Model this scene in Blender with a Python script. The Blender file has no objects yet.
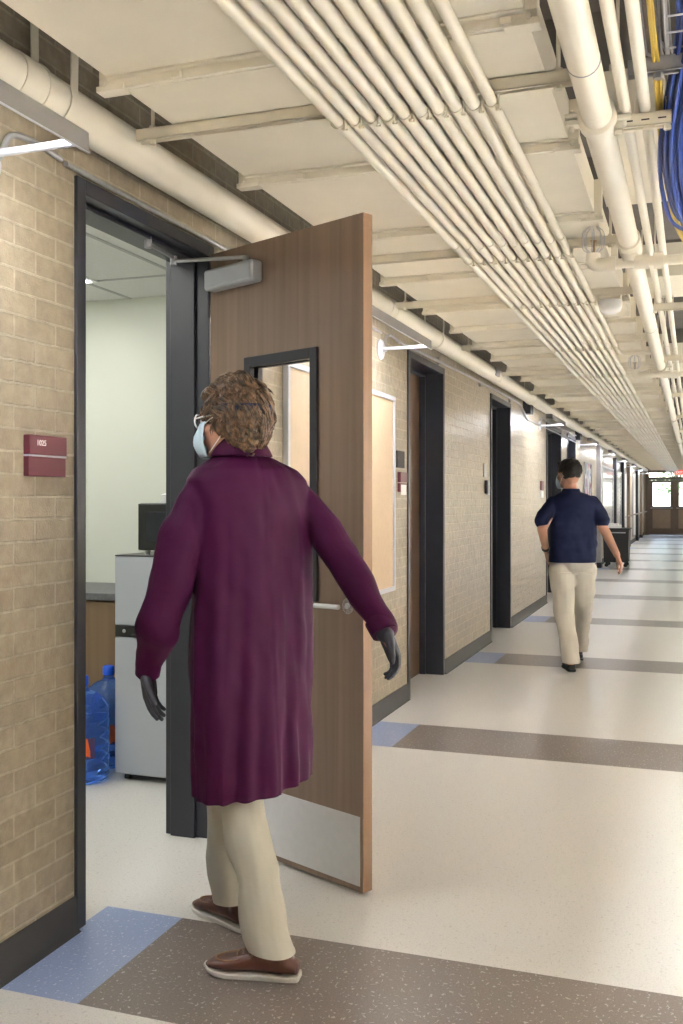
import bpy, bmesh, math, random
from mathutils import Vector, Matrix, noise
random.seed(7)
C = bpy.context.scene.collection
PI = math.pi
sin, cos = math.sin, math.cos

# ------------------------------------------------------------------ helpers
def nodes(name):
    m = bpy.data.materials.new(name); m.use_nodes = True
    nt = m.node_tree; return m, nt, nt.nodes['Principled BSDF']

def mat(name, col, rough=0.5, metal=0.0, var=0.0, scale=8.0, bump=0.0, bscale=60.0, coat=0.0, stretch=(1,1,1), spec=0.5):
    """plain procedural material: base colour with noise variation and optional fine bump"""
    m, nt, p = nodes(name)
    p.inputs['Roughness'].default_value = rough; p.inputs['Metallic'].default_value = metal
    p.inputs['Coat Weight'].default_value = coat; p.inputs['Specular IOR Level'].default_value = spec
    tc = nt.nodes.new('ShaderNodeTexCoord'); mp = nt.nodes.new('ShaderNodeMapping')
    mp.inputs['Scale'].default_value = stretch
    nt.links.new(tc.outputs['Object'], mp.inputs['Vector'])
    n = nt.nodes.new('ShaderNodeTexNoise'); n.inputs['Scale'].default_value = scale; n.inputs['Detail'].default_value = 4
    nt.links.new(mp.outputs['Vector'], n.inputs['Vector'])
    r = nt.nodes.new('ShaderNodeValToRGB')
    r.color_ramp.elements[0].position = 0.3; r.color_ramp.elements[1].position = 0.7
    r.color_ramp.elements[0].color = tuple(c*(1-var) for c in col)+(1,)
    r.color_ramp.elements[1].color = tuple(min(1, c*(1+var)) for c in col)+(1,)
    nt.links.new(n.outputs['Fac'], r.inputs['Fac']); nt.links.new(r.outputs['Color'], p.inputs['Base Color'])
    if bump:
        n2 = nt.nodes.new('ShaderNodeTexNoise'); n2.inputs['Scale'].default_value = bscale; n2.inputs['Detail'].default_value = 3
        nt.links.new(mp.outputs['Vector'], n2.inputs['Vector'])
        b = nt.nodes.new('ShaderNodeBump'); b.inputs['Strength'].default_value = bump; b.inputs['Distance'].default_value = 0.004
        nt.links.new(n2.outputs['Fac'], b.inputs['Height']); nt.links.new(b.outputs['Normal'], p.inputs['Normal'])
    return m

def emit(name, col, s):
    m, nt, p = nodes(name)
    p.inputs['Base Color'].default_value = (*col, 1)
    p.inputs['Emission Color'].default_value = (*col, 1); p.inputs['Emission Strength'].default_value = s
    return m

class MB:
    def __init__(s): s.v = []; s.f = []
    def add(s, vs, fs, M=None):
        o = len(s.v)
        s.v += [tuple(M @ Vector(v)) if M else tuple(v) for v in vs]
        s.f += [tuple(i+o for i in f) for f in fs]
        return s
    def box(s, x0, x1, y0, y1, z0, z1, M=None):
        vs = [(x0,y0,z0),(x1,y0,z0),(x1,y1,z0),(x0,y1,z0),(x0,y0,z1),(x1,y0,z1),(x1,y1,z1),(x0,y1,z1)]
        return s.add(vs, [(0,3,2,1),(4,5,6,7),(0,1,5,4),(1,2,6,5),(2,3,7,6),(3,0,4,7)], M)
    def tube(s, pts, r, seg=12, M=None, cap=True):
        pts = [Vector(p) for p in pts]; n = len(pts)
        rs = r if isinstance(r, (list, tuple)) else [r]*n
        vs, fs = [], []; t0 = (pts[1]-pts[0]).normalized()
        up = Vector((0,0,1)) if abs(t0.z) < 0.9 else Vector((1,0,0))
        u = t0.cross(up).normalized()
        for i, p in enumerate(pts):
            a = pts[max(0, i-1)]; b = pts[min(n-1, i+1)]
            t = (b-a).normalized(); u = (u - t*u.dot(t)).normalized(); w = t.cross(u)
            for k in range(seg):
                q = 2*PI*k/seg; vs.append(p + (u*cos(q)+w*sin(q))*rs[i])
        for i in range(n-1):
            for k in range(seg):
                a = i*seg+k; b = i*seg+(k+1) % seg
                fs.append((a, b, b+seg, a+seg))
        if cap: fs += [tuple(range(seg))[::-1], tuple((n-1)*seg+k for k in range(seg))]
        return s.add(vs, fs, M)
    def lathe(s, prof, M=None, seg=24):
        """profile of (radius, z) about local z"""
        vs, fs = [], []; n = len(prof)
        for r, z in prof:
            for k in range(seg):
                q = 2*PI*k/seg; vs.append((r*cos(q), r*sin(q), z))
        for i in range(n-1):
            for k in range(seg):
                a = i*seg+k; b = i*seg+(k+1) % seg; fs.append((a, b, b+seg, a+seg))
        fs += [tuple(range(seg))[::-1], tuple((n-1)*seg+k for k in range(seg))]
        return s.add(vs, fs, M)
    def ell(s, c, r, M=None, seg=20, rings=12):
        vs = [(c[0], c[1], c[2]-r[2])]; fs = []
        for i in range(1, rings):
            a = PI*i/rings - PI/2
            for k in range(seg):
                q = 2*PI*k/seg
                vs.append((c[0]+r[0]*cos(a)*cos(q), c[1]+r[1]*cos(a)*sin(q), c[2]+r[2]*sin(a)))
        vs.append((c[0], c[1], c[2]+r[2])); L = len(vs)-1
        for k in range(seg):
            fs.append((0, 1+(k+1) % seg, 1+k)); fs.append((L, L-seg+k, L-seg+(k+1) % seg))
        for i in range(rings-2):
            for k in range(seg):
                a = 1+i*seg+k; b = 1+i*seg+(k+1) % seg; fs.append((a, b, b+seg, a+seg))
        return s.add(vs, fs, M)
    def cap(s, p0, r0, p1, r1, M=None, seg=16):
        p0 = Vector(p0); p1 = Vector(p1)
        s.ell(p0, (r0,)*3, M, seg, 10); s.ell(p1, (r1,)*3, M, seg, 10)
        s.tube([p0, p1], [r0, r1], seg, M); return s
    def limb(s, pts, rs, M=None):
        for i in range(len(pts)-1): s.cap(pts[i], rs[i], pts[i+1], rs[i+1], M)
        return s
    def loft(s, rings, M=None):
        seg = len(rings[0]); vs = [p for r in rings for p in r]; fs = []
        for i in range(len(rings)-1):
            for k in range(seg):
                a = i*seg+k; b = i*seg+(k+1) % seg; fs.append((a, b, b+seg, a+seg))
        fs += [tuple(range(seg))[::-1], tuple((len(rings)-1)*seg+k for k in range(seg))]
        return s.add(vs, fs, M)
    def prism(s, poly, y0, y1, M=None):
        """poly of (x, z) extruded along y"""
        n = len(poly); vs = [(x, y0, z) for x, z in poly]+[(x, y1, z) for x, z in poly]
        fs = [tuple(range(n)), tuple(range(n, 2*n))[::-1]]+[(i, i+n, (i+1) % n+n, (i+1) % n) for i in range(n)]
        return s.add(vs, fs, M)
    def mesh(s, name):
        me = bpy.data.meshes.new(name); me.from_pydata(s.v, [], s.f)
        bm = bmesh.new(); bm.from_mesh(me); bmesh.ops.recalc_face_normals(bm, faces=bm.faces); bm.to_mesh(me); bm.free()
        return me
    def build(s, name, m, parent=None, smooth=None, bevel=0.0, org=None):
        me = s.mesh(name); return link(name, me, m, parent, smooth, bevel, org)

def link(name, me, m, parent=None, smooth=None, bevel=0.0, org=None):
    o = bpy.data.objects.new(name, me); C.objects.link(o); me.materials.clear(); me.materials.append(m)
    if bevel:
        b = o.modifiers.new('b', 'BEVEL'); b.width = bevel; b.segments = 2; b.limit_method = 'ANGLE'; b.angle_limit = 0.7
    if smooth is None: smooth = 40
    if smooth: me.shade_smooth(); me.set_sharp_from_angle(angle=math.radians(smooth))
    if parent is not None:
        o.parent = parent
        # geometry is given in world coordinates unless the parent sits elsewhere on purpose
        if parent.get('_world'): o.matrix_parent_inverse = parent_world(parent).inverted()
    return o

def parent_world(o):
    M = Matrix.LocRotScale(o.location, o.rotation_euler, o.scale)
    if o.parent: M = parent_world(o.parent) @ o.matrix_parent_inverse @ M
    return M

def tag(o, label=None, cat=None, group=None, kind=None):
    if label: o['label'] = label
    if cat: o['category'] = cat
    if group: o['group'] = group
    if kind: o['kind'] = kind
    return o

def thing(name, label, cat, loc=(0,0,0), rz=0, group=None, kind=None, world=False):
    o = bpy.data.objects.new(name, None); C.objects.link(o); o.location = loc; o.rotation_euler = (0,0,rz)
    o.empty_display_size = 0.1
    if world: o['_world'] = 1
    return tag(o, label, cat, group, kind)

def dup(root, loc, rz=None, label=None, group=None):
    r = root.copy(); C.objects.link(r); r.location = loc
    if rz is not None: r.rotation_euler = (0,0,rz)
    if label: r['label'] = label
    if group: r['group'] = group
    for ch in list(root.children):
        c = ch.copy(); C.objects.link(c); c.parent = r
        for g in list(ch.children):
            d = g.copy(); C.objects.link(d); d.parent = c
    return r

def remesh(mb, voxel, smooth=6, fac=0.5, dec=None):
    """one continuous skin grown over overlapping solids"""
    me = mb.mesh('t'); o = bpy.data.objects.new('t', me); C.objects.link(o)
    r = o.modifiers.new('r', 'REMESH'); r.mode = 'VOXEL'; r.voxel_size = voxel
    s = o.modifiers.new('s', 'SMOOTH'); s.factor = fac; s.iterations = smooth
    dg = bpy.context.evaluated_depsgraph_get(); dg.update()
    out = bpy.data.meshes.new_from_object(o.evaluated_get(dg))
    bpy.data.objects.remove(o); bpy.data.meshes.remove(me)
    return out

def displace(me, fn):
    """move vertices along their normals by fn(position)"""
    ns = [v.normal.copy() for v in me.vertices]
    for v, n in zip(me.vertices, ns): v.co = v.co + n*fn(v.co, n)

def spline(pts, k=8):
    """Catmull-Rom through points"""
    P = [Vector(p) for p in pts]; P = [P[0]*2-P[1]]+P+[P[-1]*2-P[-2]]; out = []
    for i in range(1, len(P)-2):
        for j in range(k):
            t = j/k; a, b, c, d = P[i-1:i+3]
            out.append(0.5*((2*b)+(c-a)*t+(2*a-5*b+4*c-d)*t*t+(3*b-a-3*c+d)*t*t*t))
    out.append(P[-2]); return out

# ------------------------------------------------------------------ materials
def brick_mat(name, c1, c2, cm, axis='YZ', ou=0.0815, ov=0.0117, rough=0.4):
    m, nt, p = nodes(name)
    N = nt.nodes.new; L = nt.links.new
    tc = N('ShaderNodeTexCoord'); sp = N('ShaderNodeSeparateXYZ'); cb = N('ShaderNodeCombineXYZ')
    L(tc.outputs['Object'], sp.inputs[0])
    a1 = N('ShaderNodeMath'); a1.inputs[1].default_value = ou; a2 = N('ShaderNodeMath'); a2.inputs[1].default_value = ov
    L(sp.outputs['Y' if axis == 'YZ' else 'X'], a1.inputs[0]); L(sp.outputs['Z'], a2.inputs[0])
    # slight waviness of the joints
    nz = N('ShaderNodeTexNoise'); nz.inputs['Scale'].default_value = 9; L(tc.outputs['Object'], nz.inputs['Vector'])
    w = N('ShaderNodeMath'); w.operation = 'MULTIPLY_ADD'; w.inputs[1].default_value = 0.006; L(nz.outputs['Fac'], w.inputs[0]); L(a2.outputs[0], w.inputs[2])
    w2 = N('ShaderNodeMath'); w2.inputs[1].default_value = -0.003; L(w.outputs[0], w2.inputs[0])
    L(a1.outputs[0], cb.inputs[0]); L(w2.outputs[0], cb.inputs[1])
    b = N('ShaderNodeTexBrick'); b.offset = 0.5; b.offset_frequency = 2; b.squash = 1
    b.inputs['Scale'].default_value = 1; b.inputs['Brick Width'].default_value = 0.203; b.inputs['Row Height'].default_value = 0.0677
    b.inputs['Mortar Size'].default_value = 0.0045; b.inputs['Mortar Smooth'].default_value = 0.25; b.inputs['Bias'].default_value = 0
    b.inputs['Color1'].default_value = (*c1, 1); b.inputs['Color2'].default_value = (*c2, 1); b.inputs['Mortar'].default_value = (*cm, 1)
    L(cb.outputs[0], b.inputs['Vector'])
    n = N('ShaderNodeTexNoise'); n.inputs['Scale'].default_value = 26; n.inputs['Detail'].default_value = 5; L(tc.outputs['Object'], n.inputs['Vector'])
    r = N('ShaderNodeValToRGB'); r.color_ramp.elements[0].color = (.8,.8,.8,1); r.color_ramp.elements[1].color = (1.12,1.12,1.1,1)
    r.color_ramp.elements[0].position = .3; r.color_ramp.elements[1].position = .7
    L(n.outputs['Fac'], r.inputs['Fac'])
    mx = N('ShaderNodeMix'); mx.data_type = 'RGBA'; mx.blend_type = 'MULTIPLY'; mx.inputs['Factor'].default_value = 1
    L(b.outputs['Color'], mx.inputs['A']); L(r.outputs['Color'], mx.inputs['B']); L(mx.outputs['Result'], p.inputs['Base Color'])
    inv = N('ShaderNodeMath'); inv.operation = 'SUBTRACT'; inv.inputs[0].default_value = 1; L(b.outputs['Fac'], inv.inputs[1])
    n3 = N('ShaderNodeTexNoise'); n3.inputs['Scale'].default_value = 140; n3.inputs['Detail'].default_value = 4; L(tc.outputs['Object'], n3.inputs['Vector'])
    n4 = N('ShaderNodeTexNoise'); n4.inputs['Scale'].default_value = 14; L(tc.outputs['Object'], n4.inputs['Vector'])
    h = N('ShaderNodeMath'); h.operation = 'MULTIPLY_ADD'; h.inputs[1].default_value = 0.22; L(n3.outputs['Fac'], h.inputs[0]); L(inv.outputs[0], h.inputs[2])
    h2 = N('ShaderNodeMath'); h2.operation = 'MULTIPLY_ADD'; h2.inputs[1].default_value = 0.8; L(n4.outputs['Fac'], h2.inputs[0]); L(h.outputs[0], h2.inputs[2])
    bp = N('ShaderNodeBump'); bp.inputs['Strength'].default_value = 0.8; bp.inputs['Distance'].default_value = 0.010
    L(h2.outputs[0], bp.inputs['Height']); L(bp.outputs['Normal'], p.inputs['Normal'])
    p.inputs['Roughness'].default_value = rough
    return m

def floor_mat():
    m, nt, p = nodes('sheet_flooring'); N = nt.nodes.new; L = nt.links.new
    tc = N('ShaderNodeTexCoord'); sp = N('ShaderNodeSeparateXYZ'); L(tc.outputs['Object'], sp.inputs[0])
    def math_(op, a, b=None, c=None):
        x = N('ShaderNodeMath'); x.operation = op
        for i, q in enumerate((a, b, c)):
            if q is None: continue
            if isinstance(q, (int, float)): x.inputs[i].default_value = q
            else: L(q, x.inputs[i])
        return x.outputs[0]
    y = math_('ADD', sp.outputs['Y'], 3.05*10-2.36)
    t = math_('MODULO', y, 3.05)
    band = math_('LESS_THAN', t, 0.604)
    corr = math_('GREATER_THAN', sp.outputs['X'], -1.905)
    band = math_('MULTIPLY', band, corr)
    blue = math_('LESS_THAN', sp.outputs['X'], -1.615)
    blue2 = math_('GREATER_THAN', sp.outputs['X'], 1.6)
    blue = math_('MAXIMUM', blue, blue2)
    v = N('ShaderNodeTexNoise'); v.noise_dimensions = '2D'; v.inputs['Scale'].default_value = 95; v.inputs['Detail'].default_value = .5; v.inputs['Distortion'].default_value = .6; L(tc.outputs['Object'], v.inputs['Vector'])
    chip = math_('GREATER_THAN', v.outputs['Fac'], 0.735)
    v2 = N('ShaderNodeTexNoise'); v2.noise_dimensions = '2D'; v2.inputs['Scale'].default_value = 170; v2.inputs['Detail'].default_value = 1; L(tc.outputs['Object'], v2.inputs['Vector'])
    chip2 = math_('GREATER_THAN', v2.outputs['Fac'], 0.58)
    def mix(f, a, b):
        x = N('ShaderNodeMix'); x.data_type = 'RGBA'; 
        if isinstance(f, float): x.inputs['Factor'].default_value = f
        else: L(f, x.inputs['Factor'])
        for k, q in (('A', a), ('B', b)):
            if isinstance(q, tuple): x.inputs[k].default_value = (*q, 1)
            else: L(q, x.inputs[k])
        return x.outputs['Result']
    cream = mix(chip, mix(chip2, CREAM, tuple(c*.9 for c in CREAM)), tuple(c*.80 for c in CREAM))
    brown = mix(chip, mix(chip2, BROWN, tuple(c*.85 for c in BROWN)), (.40,.37,.35))
    bl = mix(chip, mix(chip2, BLUE, tuple(c*.92 for c in BLUE)), (.50,.55,.68))
    col = mix(band, cream, mix(blue, brown, bl))
    p.inputs['Roughness'].default_value = .30; L(col, p.inputs['Base Color'])
    p.inputs['Specular IOR Level'].default_value = 0.5
    n5 = N('ShaderNodeTexNoise'); n5.noise_dimensions = '2D'; n5.inputs['Scale'].default_value = 120; L(tc.outputs['Object'], n5.inputs['Vector'])
    bp = N('ShaderNodeBump'); bp.inputs['Strength'].default_value = 0.05; bp.inputs['Distance'].default_value = 0.001; L(n5.outputs['Fac'], bp.inputs['Height']); L(bp.outputs['Normal'], p.inputs['Normal'])
    return m

def wood_mat(name, ca, cb_, rough=0.4, axis='Z'):
    m, nt, p = nodes(name); N = nt.nodes.new; L = nt.links.new
    tc = N('ShaderNodeTexCoord'); mp = N('ShaderNodeMapping'); mp.inputs['Scale'].default_value = (30, 30, 0.7) if axis == 'Z' else (0.7, 30, 30)
    L(tc.outputs['Object'], mp.inputs['Vector'])
    n = N('ShaderNodeTexNoise'); n.inputs['Scale'].default_value = 1; n.inputs['Detail'].default_value = 6; n.inputs['Distortion'].default_value = 0.4
    L(mp.outputs['Vector'], n.inputs['Vector'])
    r = N('ShaderNodeValToRGB'); r.color_ramp.elements[0].position = .3; r.color_ramp.elements[1].position = .72
    r.color_ramp.elements[0].color = (*ca, 1); r.color_ramp.elements[1].color = (*cb_, 1)
    L(n.outputs['Fac'], r.inputs['Fac']); L(r.outputs['Color'], p.inputs['Base Color']); p.inputs['Roughness'].default_value = rough
    return m

def glass_mat(name, col=(1,1,1), rough=0.0, alpha=0.12, gain=.5):
    """thin glazing: mostly see-through with a gloss"""
    m = bpy.data.materials.new(name); m.use_nodes = True; nt = m.node_tree; nt.nodes.clear(); N = nt.nodes.new; L = nt.links.new
    o = N('ShaderNodeOutputMaterial'); t = N('ShaderNodeBsdfTransparent'); t.inputs[0].default_value = (*col, 1)
    g = N('ShaderNodeBsdfGlossy'); g.inputs['Roughness'].default_value = 0.03 + rough
    fr = N('ShaderNodeLayerWeight'); fr.inputs[0].default_value = .5
    pw = N('ShaderNodeMath'); pw.operation = 'POWER'; pw.inputs[1].default_value = 4; L(fr.outputs['Facing'], pw.inputs[0])
    mr = N('ShaderNodeMath'); mr.operation = 'MULTIPLY_ADD'; mr.inputs[1].default_value = gain; mr.inputs[2].default_value = .045; L(pw.outputs[0], mr.inputs[0])
    x = N('ShaderNodeMixShader'); L(mr.outputs[0], x.inputs[0]); L(t.outputs[0], x.inputs[1]); L(g.outputs[0], x.inputs[2]); L(x.outputs[0], o.inputs[0])
    return m

CREAM = (.68, .655, .62); BROWN = (.185, .155, .14); BLUE = (.28, .35, .55)
M = {}
M['brick'] = brick_mat('beige_brick', (.31,.258,.185), (.265,.22,.158), (.39,.33,.25), rough=.30)
M['brick_x'] = brick_mat('beige_brick_end', (.31,.258,.185), (.265,.22,.158), (.39,.33,.25), axis='XZ', rough=.30)
M['floor'] = floor_mat()
M['paint'] = mat('cream_duct_paint', (.80,.745,.62), .5, var=.03, scale=5, bump=.12, bscale=18)
M['pipe'] = mat('cream_pipe_paint', (.80,.75,.64), .4, var=.025, scale=7, bump=.05, bscale=25)
M['strut'] = mat('cream_strut_paint', (.78,.72,.59), .45, var=.05, scale=9)
M['deck'] = mat('taupe_deck', (.16,.14,.12), .9, var=.15, scale=3)
M['black'] = mat('black_rubber', (.016,.0155,.018), .62, var=.1)
M['frame'] = mat('dark_steel_frame', (.014,.015,.023), .38, var=.08, scale=12)
M['blackpaint'] = mat('black_door_paint', (.005,.005,.006), .6, var=.1)
M['wood'] = wood_mat('maple_door', (.175,.118,.082), (.235,.165,.12), .36)
M['wood_dark'] = wood_mat('closed_door_wood', (.055,.028,.014), (.08,.042,.022), .45)
M['wood_edge'] = wood_mat('door_edge_wood', (.16,.09,.05), (.215,.125,.07), .45)
M['alu'] = mat('brushed_aluminium', (.62,.63,.66), .32, metal=.85, var=.05, scale=40, stretch=(1,1,12))
M['kick'] = mat('steel_kick_plate', (.62,.62,.64), .5, metal=.15, var=.03, scale=30)
M['closer'] = mat('grey_closer', (.42,.43,.47), .4, metal=.3, var=.04)
M['gal'] = mat('galvanised_steel', (.36,.36,.38), .4, metal=.6, var=.1, scale=30)
M['hood'] = mat('grey_light_hood', (.20,.19,.19), .45, metal=.3, var=.05)
M['arm'] = mat('white_enamel', (.50,.52,.58), .3, var=.02)
M['white'] = mat('white_plastic', (.85,.85,.84), .4, var=.02)
M['glass'] = glass_mat('clear_glass')
M['case_glass'] = glass_mat('display_case_glass', gain=.12)
M['board'] = mat('tan_tackboard', (.50,.38,.26), .7, var=.03, scale=30, bump=.1, bscale=200)
M['maroon_sign'] = mat('maroon_sign_plastic', (.095,.012,.024), .4, var=.05)
M['roomwall'] = mat('pale_green_wall', (.68,.70,.62), .75, var=.015, scale=2)
M['tile'] = mat('white_ceiling_tile', (.74,.74,.72), .9, var=.04, scale=90)
M['grid'] = mat('ceiling_grid_grey', (.45,.45,.45), .6)
M['fridge'] = mat('silver_fridge', (.42,.44,.49), .38, metal=.35, var=.03, scale=3)
M['darkplastic'] = mat('black_plastic', (.007,.007,.008), .35, var=.1)
M['screen'] = mat('microwave_window', (.010,.012,.02), .15)
M['cab'] = wood_mat('brown_cabinet', (.17,.105,.055), (.21,.135,.075), .45)
M['counter'] = mat('grey_counter', (.12,.12,.13), .4, var=.2, scale=60)
M['paper'] = mat('white_paper', (.8,.8,.8), .8, var=.03)
M['navy_cable'] = mat('blue_cable', (.012,.038,.20), .4, var=.2, scale=30)
M['yellow_cable'] = mat('yellow_cable', (.55,.38,.06), .4, var=.1)
M['wire'] = mat('tray_wire', (.62,.62,.64), .35, metal=.5)
M['bronze'] = mat('bronze_door', (.085,.06,.042), .45, var=.08)
M['bronze_panel'] = mat('brown_door_panel', (.20,.145,.105), .5, var=.08)
LAMP = 32; FILL_DOWN = 450; FILL_UP = 14; SKY = .33; EXPO = 2.1
# ------------------------------------------------------------------ setting
XL, XR, Y0, Y1, ZT = -1.9, 2.1, -3.0, 41.6, 3.35
TH = 0.178
DOORS = [(2.76, 3.74), (6.74, 7.82), (9.76, 10.90), (13.70, 15.30), (16.05, 17.25)]
ZD = 2.456
fl = MB().box(-5.6, XR+.3, Y0-.3, Y1, -0.12, 0).box(XR+.3, XR+.31, Y0, Y1, -.12, 0)
tag(fl.build('floor', M['floor'], smooth=0), 'cream speckled sheet floor with blue and brown bands across it', 'floor', kind='structure')
w = MB(); y = Y0
for a, b in DOORS:
    w.box(XL-TH, XL, y, a, 0, ZT); w.box(XL-TH, XL, a, b, ZD, ZT); y = b
w.box(XL-TH, XL, y, Y1, 0, ZT)
tag(w.build('wall_left', M['brick'], smooth=0), 'beige brick wall with dark door frames along the corridor', 'wall', kind='structure')
tag(MB().box(XR, XR+.2, Y0, Y1, 0, ZT).build('wall_right', M['brick'], smooth=0), 'brick wall on the right side of the corridor', 'wall', kind='structure')
tag(MB().box(XL-TH, XR+.2, Y0-.2, Y0, 0, ZT).build('wall_back', M['brick_x'], smooth=0), 'brick wall behind the viewer', 'wall', kind='structure')
ww = MB().box(XL-TH, XR+.2, Y1, Y1+.2, 2.56, ZT).box(XL-TH, XL+.06, Y1, Y1+.2, 0, 2.56).box(XR-.06, XR+.2, Y1, Y1+.2, 0, 2.56)
tag(ww.build('wall_end', M['brick_x'], smooth=0), 'brick wall around the exit doors at the far end', 'wall', kind='structure')
ce = MB().box(XL-TH, XR+.2, Y0-.2, Y1+.2, ZT, ZT+.15)
for k in range(22): ce.box(XL, XR, Y0+.6+k*2.05, Y0+.8+k*2.05, ZT-.16, ZT)
tag(ce.build('ceiling', M['deck'], smooth=0), 'dark taupe structural deck above the duct and pipes', 'ceiling', kind='structure')
bb = MB(); y = Y0
for a, b in DOORS+[(Y1, Y1)]:
    prof = [(XL, 0), (XL+.028, 0), (XL+.02, .006), (XL+.012, .02), (XL+.009, .10), (XL+.006, .112), (XL, .112)]
    bb.prism(prof, y, a); y = b
tag(bb.build('baseboard_left', M['black']), 'black rubber cove base along the brick wall', 'baseboard', kind='structure')
tag(MB().box(XR-.012, XR, Y0, Y1, 0, .11).build('baseboard_right', M['black']), 'black rubber base along the right wall', 'baseboard', kind='structure')

# ------------------------------------------------------------------ doors
def frame_mb(a, b, fw=.05, pr=.012, sx=(XL-TH+.018, XL-.047), dp=.012):
    """pressed steel frame: two jambs and a head, with a stop"""
    m = MB(); x0, x1 = XL-TH-dp, XL+pr
    for s, e, st in ((a, a+fw, (a+fw, a+fw+.016)), (b-fw, b, (b-fw-.016, b-fw))):
        m.box(x0, x1, s, e, 0, ZD); m.box(sx[0], sx[1], st[0], st[1], 0, ZD-fw)
    m.box(x0, x1, a+fw, b-fw, ZD-fw, ZD); m.box(sx[0], sx[1], a+fw, b-fw, ZD-fw-.016, ZD-fw)
    return m

def leaf_local(wd, ht, th=.045, hole=None):
    """door leaf: local x from the hinge along the leaf, y the thickness, window hole cut right through"""
    m = MB()
    if not hole: return m.box(0, wd, 0, th, .012, ht)
    u0, u1, v0, v1 = hole
    m.box(0, u0, 0, th, .012, ht); m.box(u1, wd, 0, th, .012, ht)
    m.box(u0, u1, 0, th, .012, v0); m.box(u0, u1, 0, th, v1, ht); return m

# first door, standing open
d1 = thing('door_1', 'wooden door standing open into the corridor with a narrow window and steel kick plate', 'door', kind='structure')
frame_mb(*DOORS[0]).build('door_frame', M['frame'], d1, bevel=.003)
hinge = (-1.885, 3.70, 0)
ang = math.atan2(-.366, .785)
lf = leaf_local(.866, 2.415, hole=(.235, .63, 1.05, 1.94)).build('door_leaf', M['wood'], d1, smooth=0)
lf.location = hinge; lf.rotation_euler = (0, 0, ang)
lf.data.materials.append(M['wood'])
def sub(mb, name, m, par, **k): return mb.build(name, m, par, **k)
F = MB()
for y0, y1 in ((-.012, .012), (.033, .057)):
    F.box(.225, .262, y0, y1, 1.025, 1.965).box(.603, .64, y0, y1, 1.025, 1.965).box(.262, .603, y0, y1, 1.025, 1.065).box(.262, .603, y0, y1, 1.925, 1.965)
sub(F, 'window_frame', M['frame'], lf, bevel=.002)
sub(MB().box(.25, .615, .019, .026, 1.05, 1.94), 'window_pane', M['glass'], lf, smooth=0)
sub(MB().box(.015, .852, -.003, 0.0, .032, .278), 'kick_plate', M['kick'], lf, bevel=.001)
sub(MB().box(.8661, .8675, .0, .045, .012, 2.415), 'edge_banding', M['wood_edge'], lf, smooth=0)
H = MB()
for s, yy in ((-1, 0), (1, .045)):
    H.lathe([(.001, 0), (.029, 0), (.029, .007), (.011, .012), (.011, .05), (.001, .05)], Matrix.Translation((.79, yy, 1.02)) @ Matrix.Rotation(PI/2*s, 4, 'X'))
    H.tube(spline([(.79, yy+s*.046, 1.02), (.785, yy+s*.052, 1.02), (.73, yy+s*.05, 1.019), (.67, yy+s*.048, 1.017)], 5), .009, 10)
H.box(.8675, .869, .01, .035, .965, 1.075)
sub(H, 'door_handle', M['alu'], lf)
CL = MB().box(.03, .33, -.062, -.001, 2.25, 2.335)
sub(CL, 'closer_body', M['closer'], lf, bevel=.012)
# arms of the closer run from its pivot up to the shoe under the head of the frame
A = MB().tube([(.26, -.03, 2.335), (.26, -.03, 2.36)], .012, 10)
A.tube([(.26, -.03, 2.355), (-.03, -.165, 2.365)], .008, 8).tube([(-.03, -.165, 2.35), (-.03, -.165, 2.385)], .014, 10)
A.tube([(-.03, -.165, 2.378), (.09, -.37, 2.378)], .008, 8)
A.tube([(.09, -.37, 2.36), (.09, -.37, 2.405)], .014, 10)
sub(A, 'closer_arm', M['gal'], lf)
HG = MB()
for z in (.25, 1.2, 2.15): HG.tube([(-.006, -.006, z), (-.006, -.006, z+.11)], .008, 10)
sub(HG, 'hinge', M['frame'], lf)

def closed_door(i, a, b, m, label, xin=-.185):
    d = thing('door_%d' % i, label, 'door', kind='structure')
    frame_mb(a, b, sx=(XL+xin+.001, XL+xin+.05), dp=.07).build('door_frame', M['frame'], d, bevel=.003)
    l = MB().box(XL+xin-.045, XL+xin, a+.053, b-.053, .003, ZD-.053).build('door_leaf', m, d, smooth=0)
    MB().lathe([(.001, 0), (.028, 0), (.028, .008), (.011, .012), (.011, .05), (.001, .05)], Matrix.Translation((XL+xin, a+.12, .985)) @ Matrix.Rotation(PI/2, 4, 'Y')).tube([(XL+xin+.05, a+.12, .985), (XL+xin+.05, a+.24, .985)], .009, 10).build('door_handle', M['alu'], l)
    return d
closed_door(2, *DOORS[1], M['wood_dark'], 'brown wooden door closed in a deep dark frame beyond the open door')
closed_door(3, *DOORS[2], M['blackpaint'], 'black door in a dark frame past the shiny brick panel')
closed_door(4, *DOORS[3], M['blackpaint'], 'black door beside the brightly lit brick, left of the walking man')
closed_door(5, *DOORS[4], M['blackpaint'], 'black door hidden partly behind the head of the man in navy')

# exit doors at the end
zs = dict(kind='structure')
ed = thing('door_6', 'pair after pair of brown glazed exit doors under a transom at the far end', 'door', **zs)
fm = MB(); ye = Y1+.02
fm.box(XL, XR, ye, ye+.12, 2.20, 2.31).box(XL, XR, ye, ye+.12, 2.50, 2.57).box(XL+.06, XL+.205, ye, ye+.12, 0, 2.5).box(XR-.18, XR-.06, ye, ye+.12, 0, 2.5)
leaves = []
x = XL+.18
nL = 4; pitch = (XR-.18-(XL+.18)+.05)/nL; lw = pitch-.05
pitch = 0.98; lw = .96
xs = [-1.70+k*pitch for k in range(4)]
for x in xs[1:]: fm.box(x-.022, x+.002, ye, ye+.12, 0, 2.5)
fm.build('door_frame', M['bronze'], ed, bevel=.004)
MB().box(XL+.06, XR-.06, ye+.05, ye+.058, 2.31, 2.50).build('transom_pane', M['glass'], ed, smooth=0)
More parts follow.
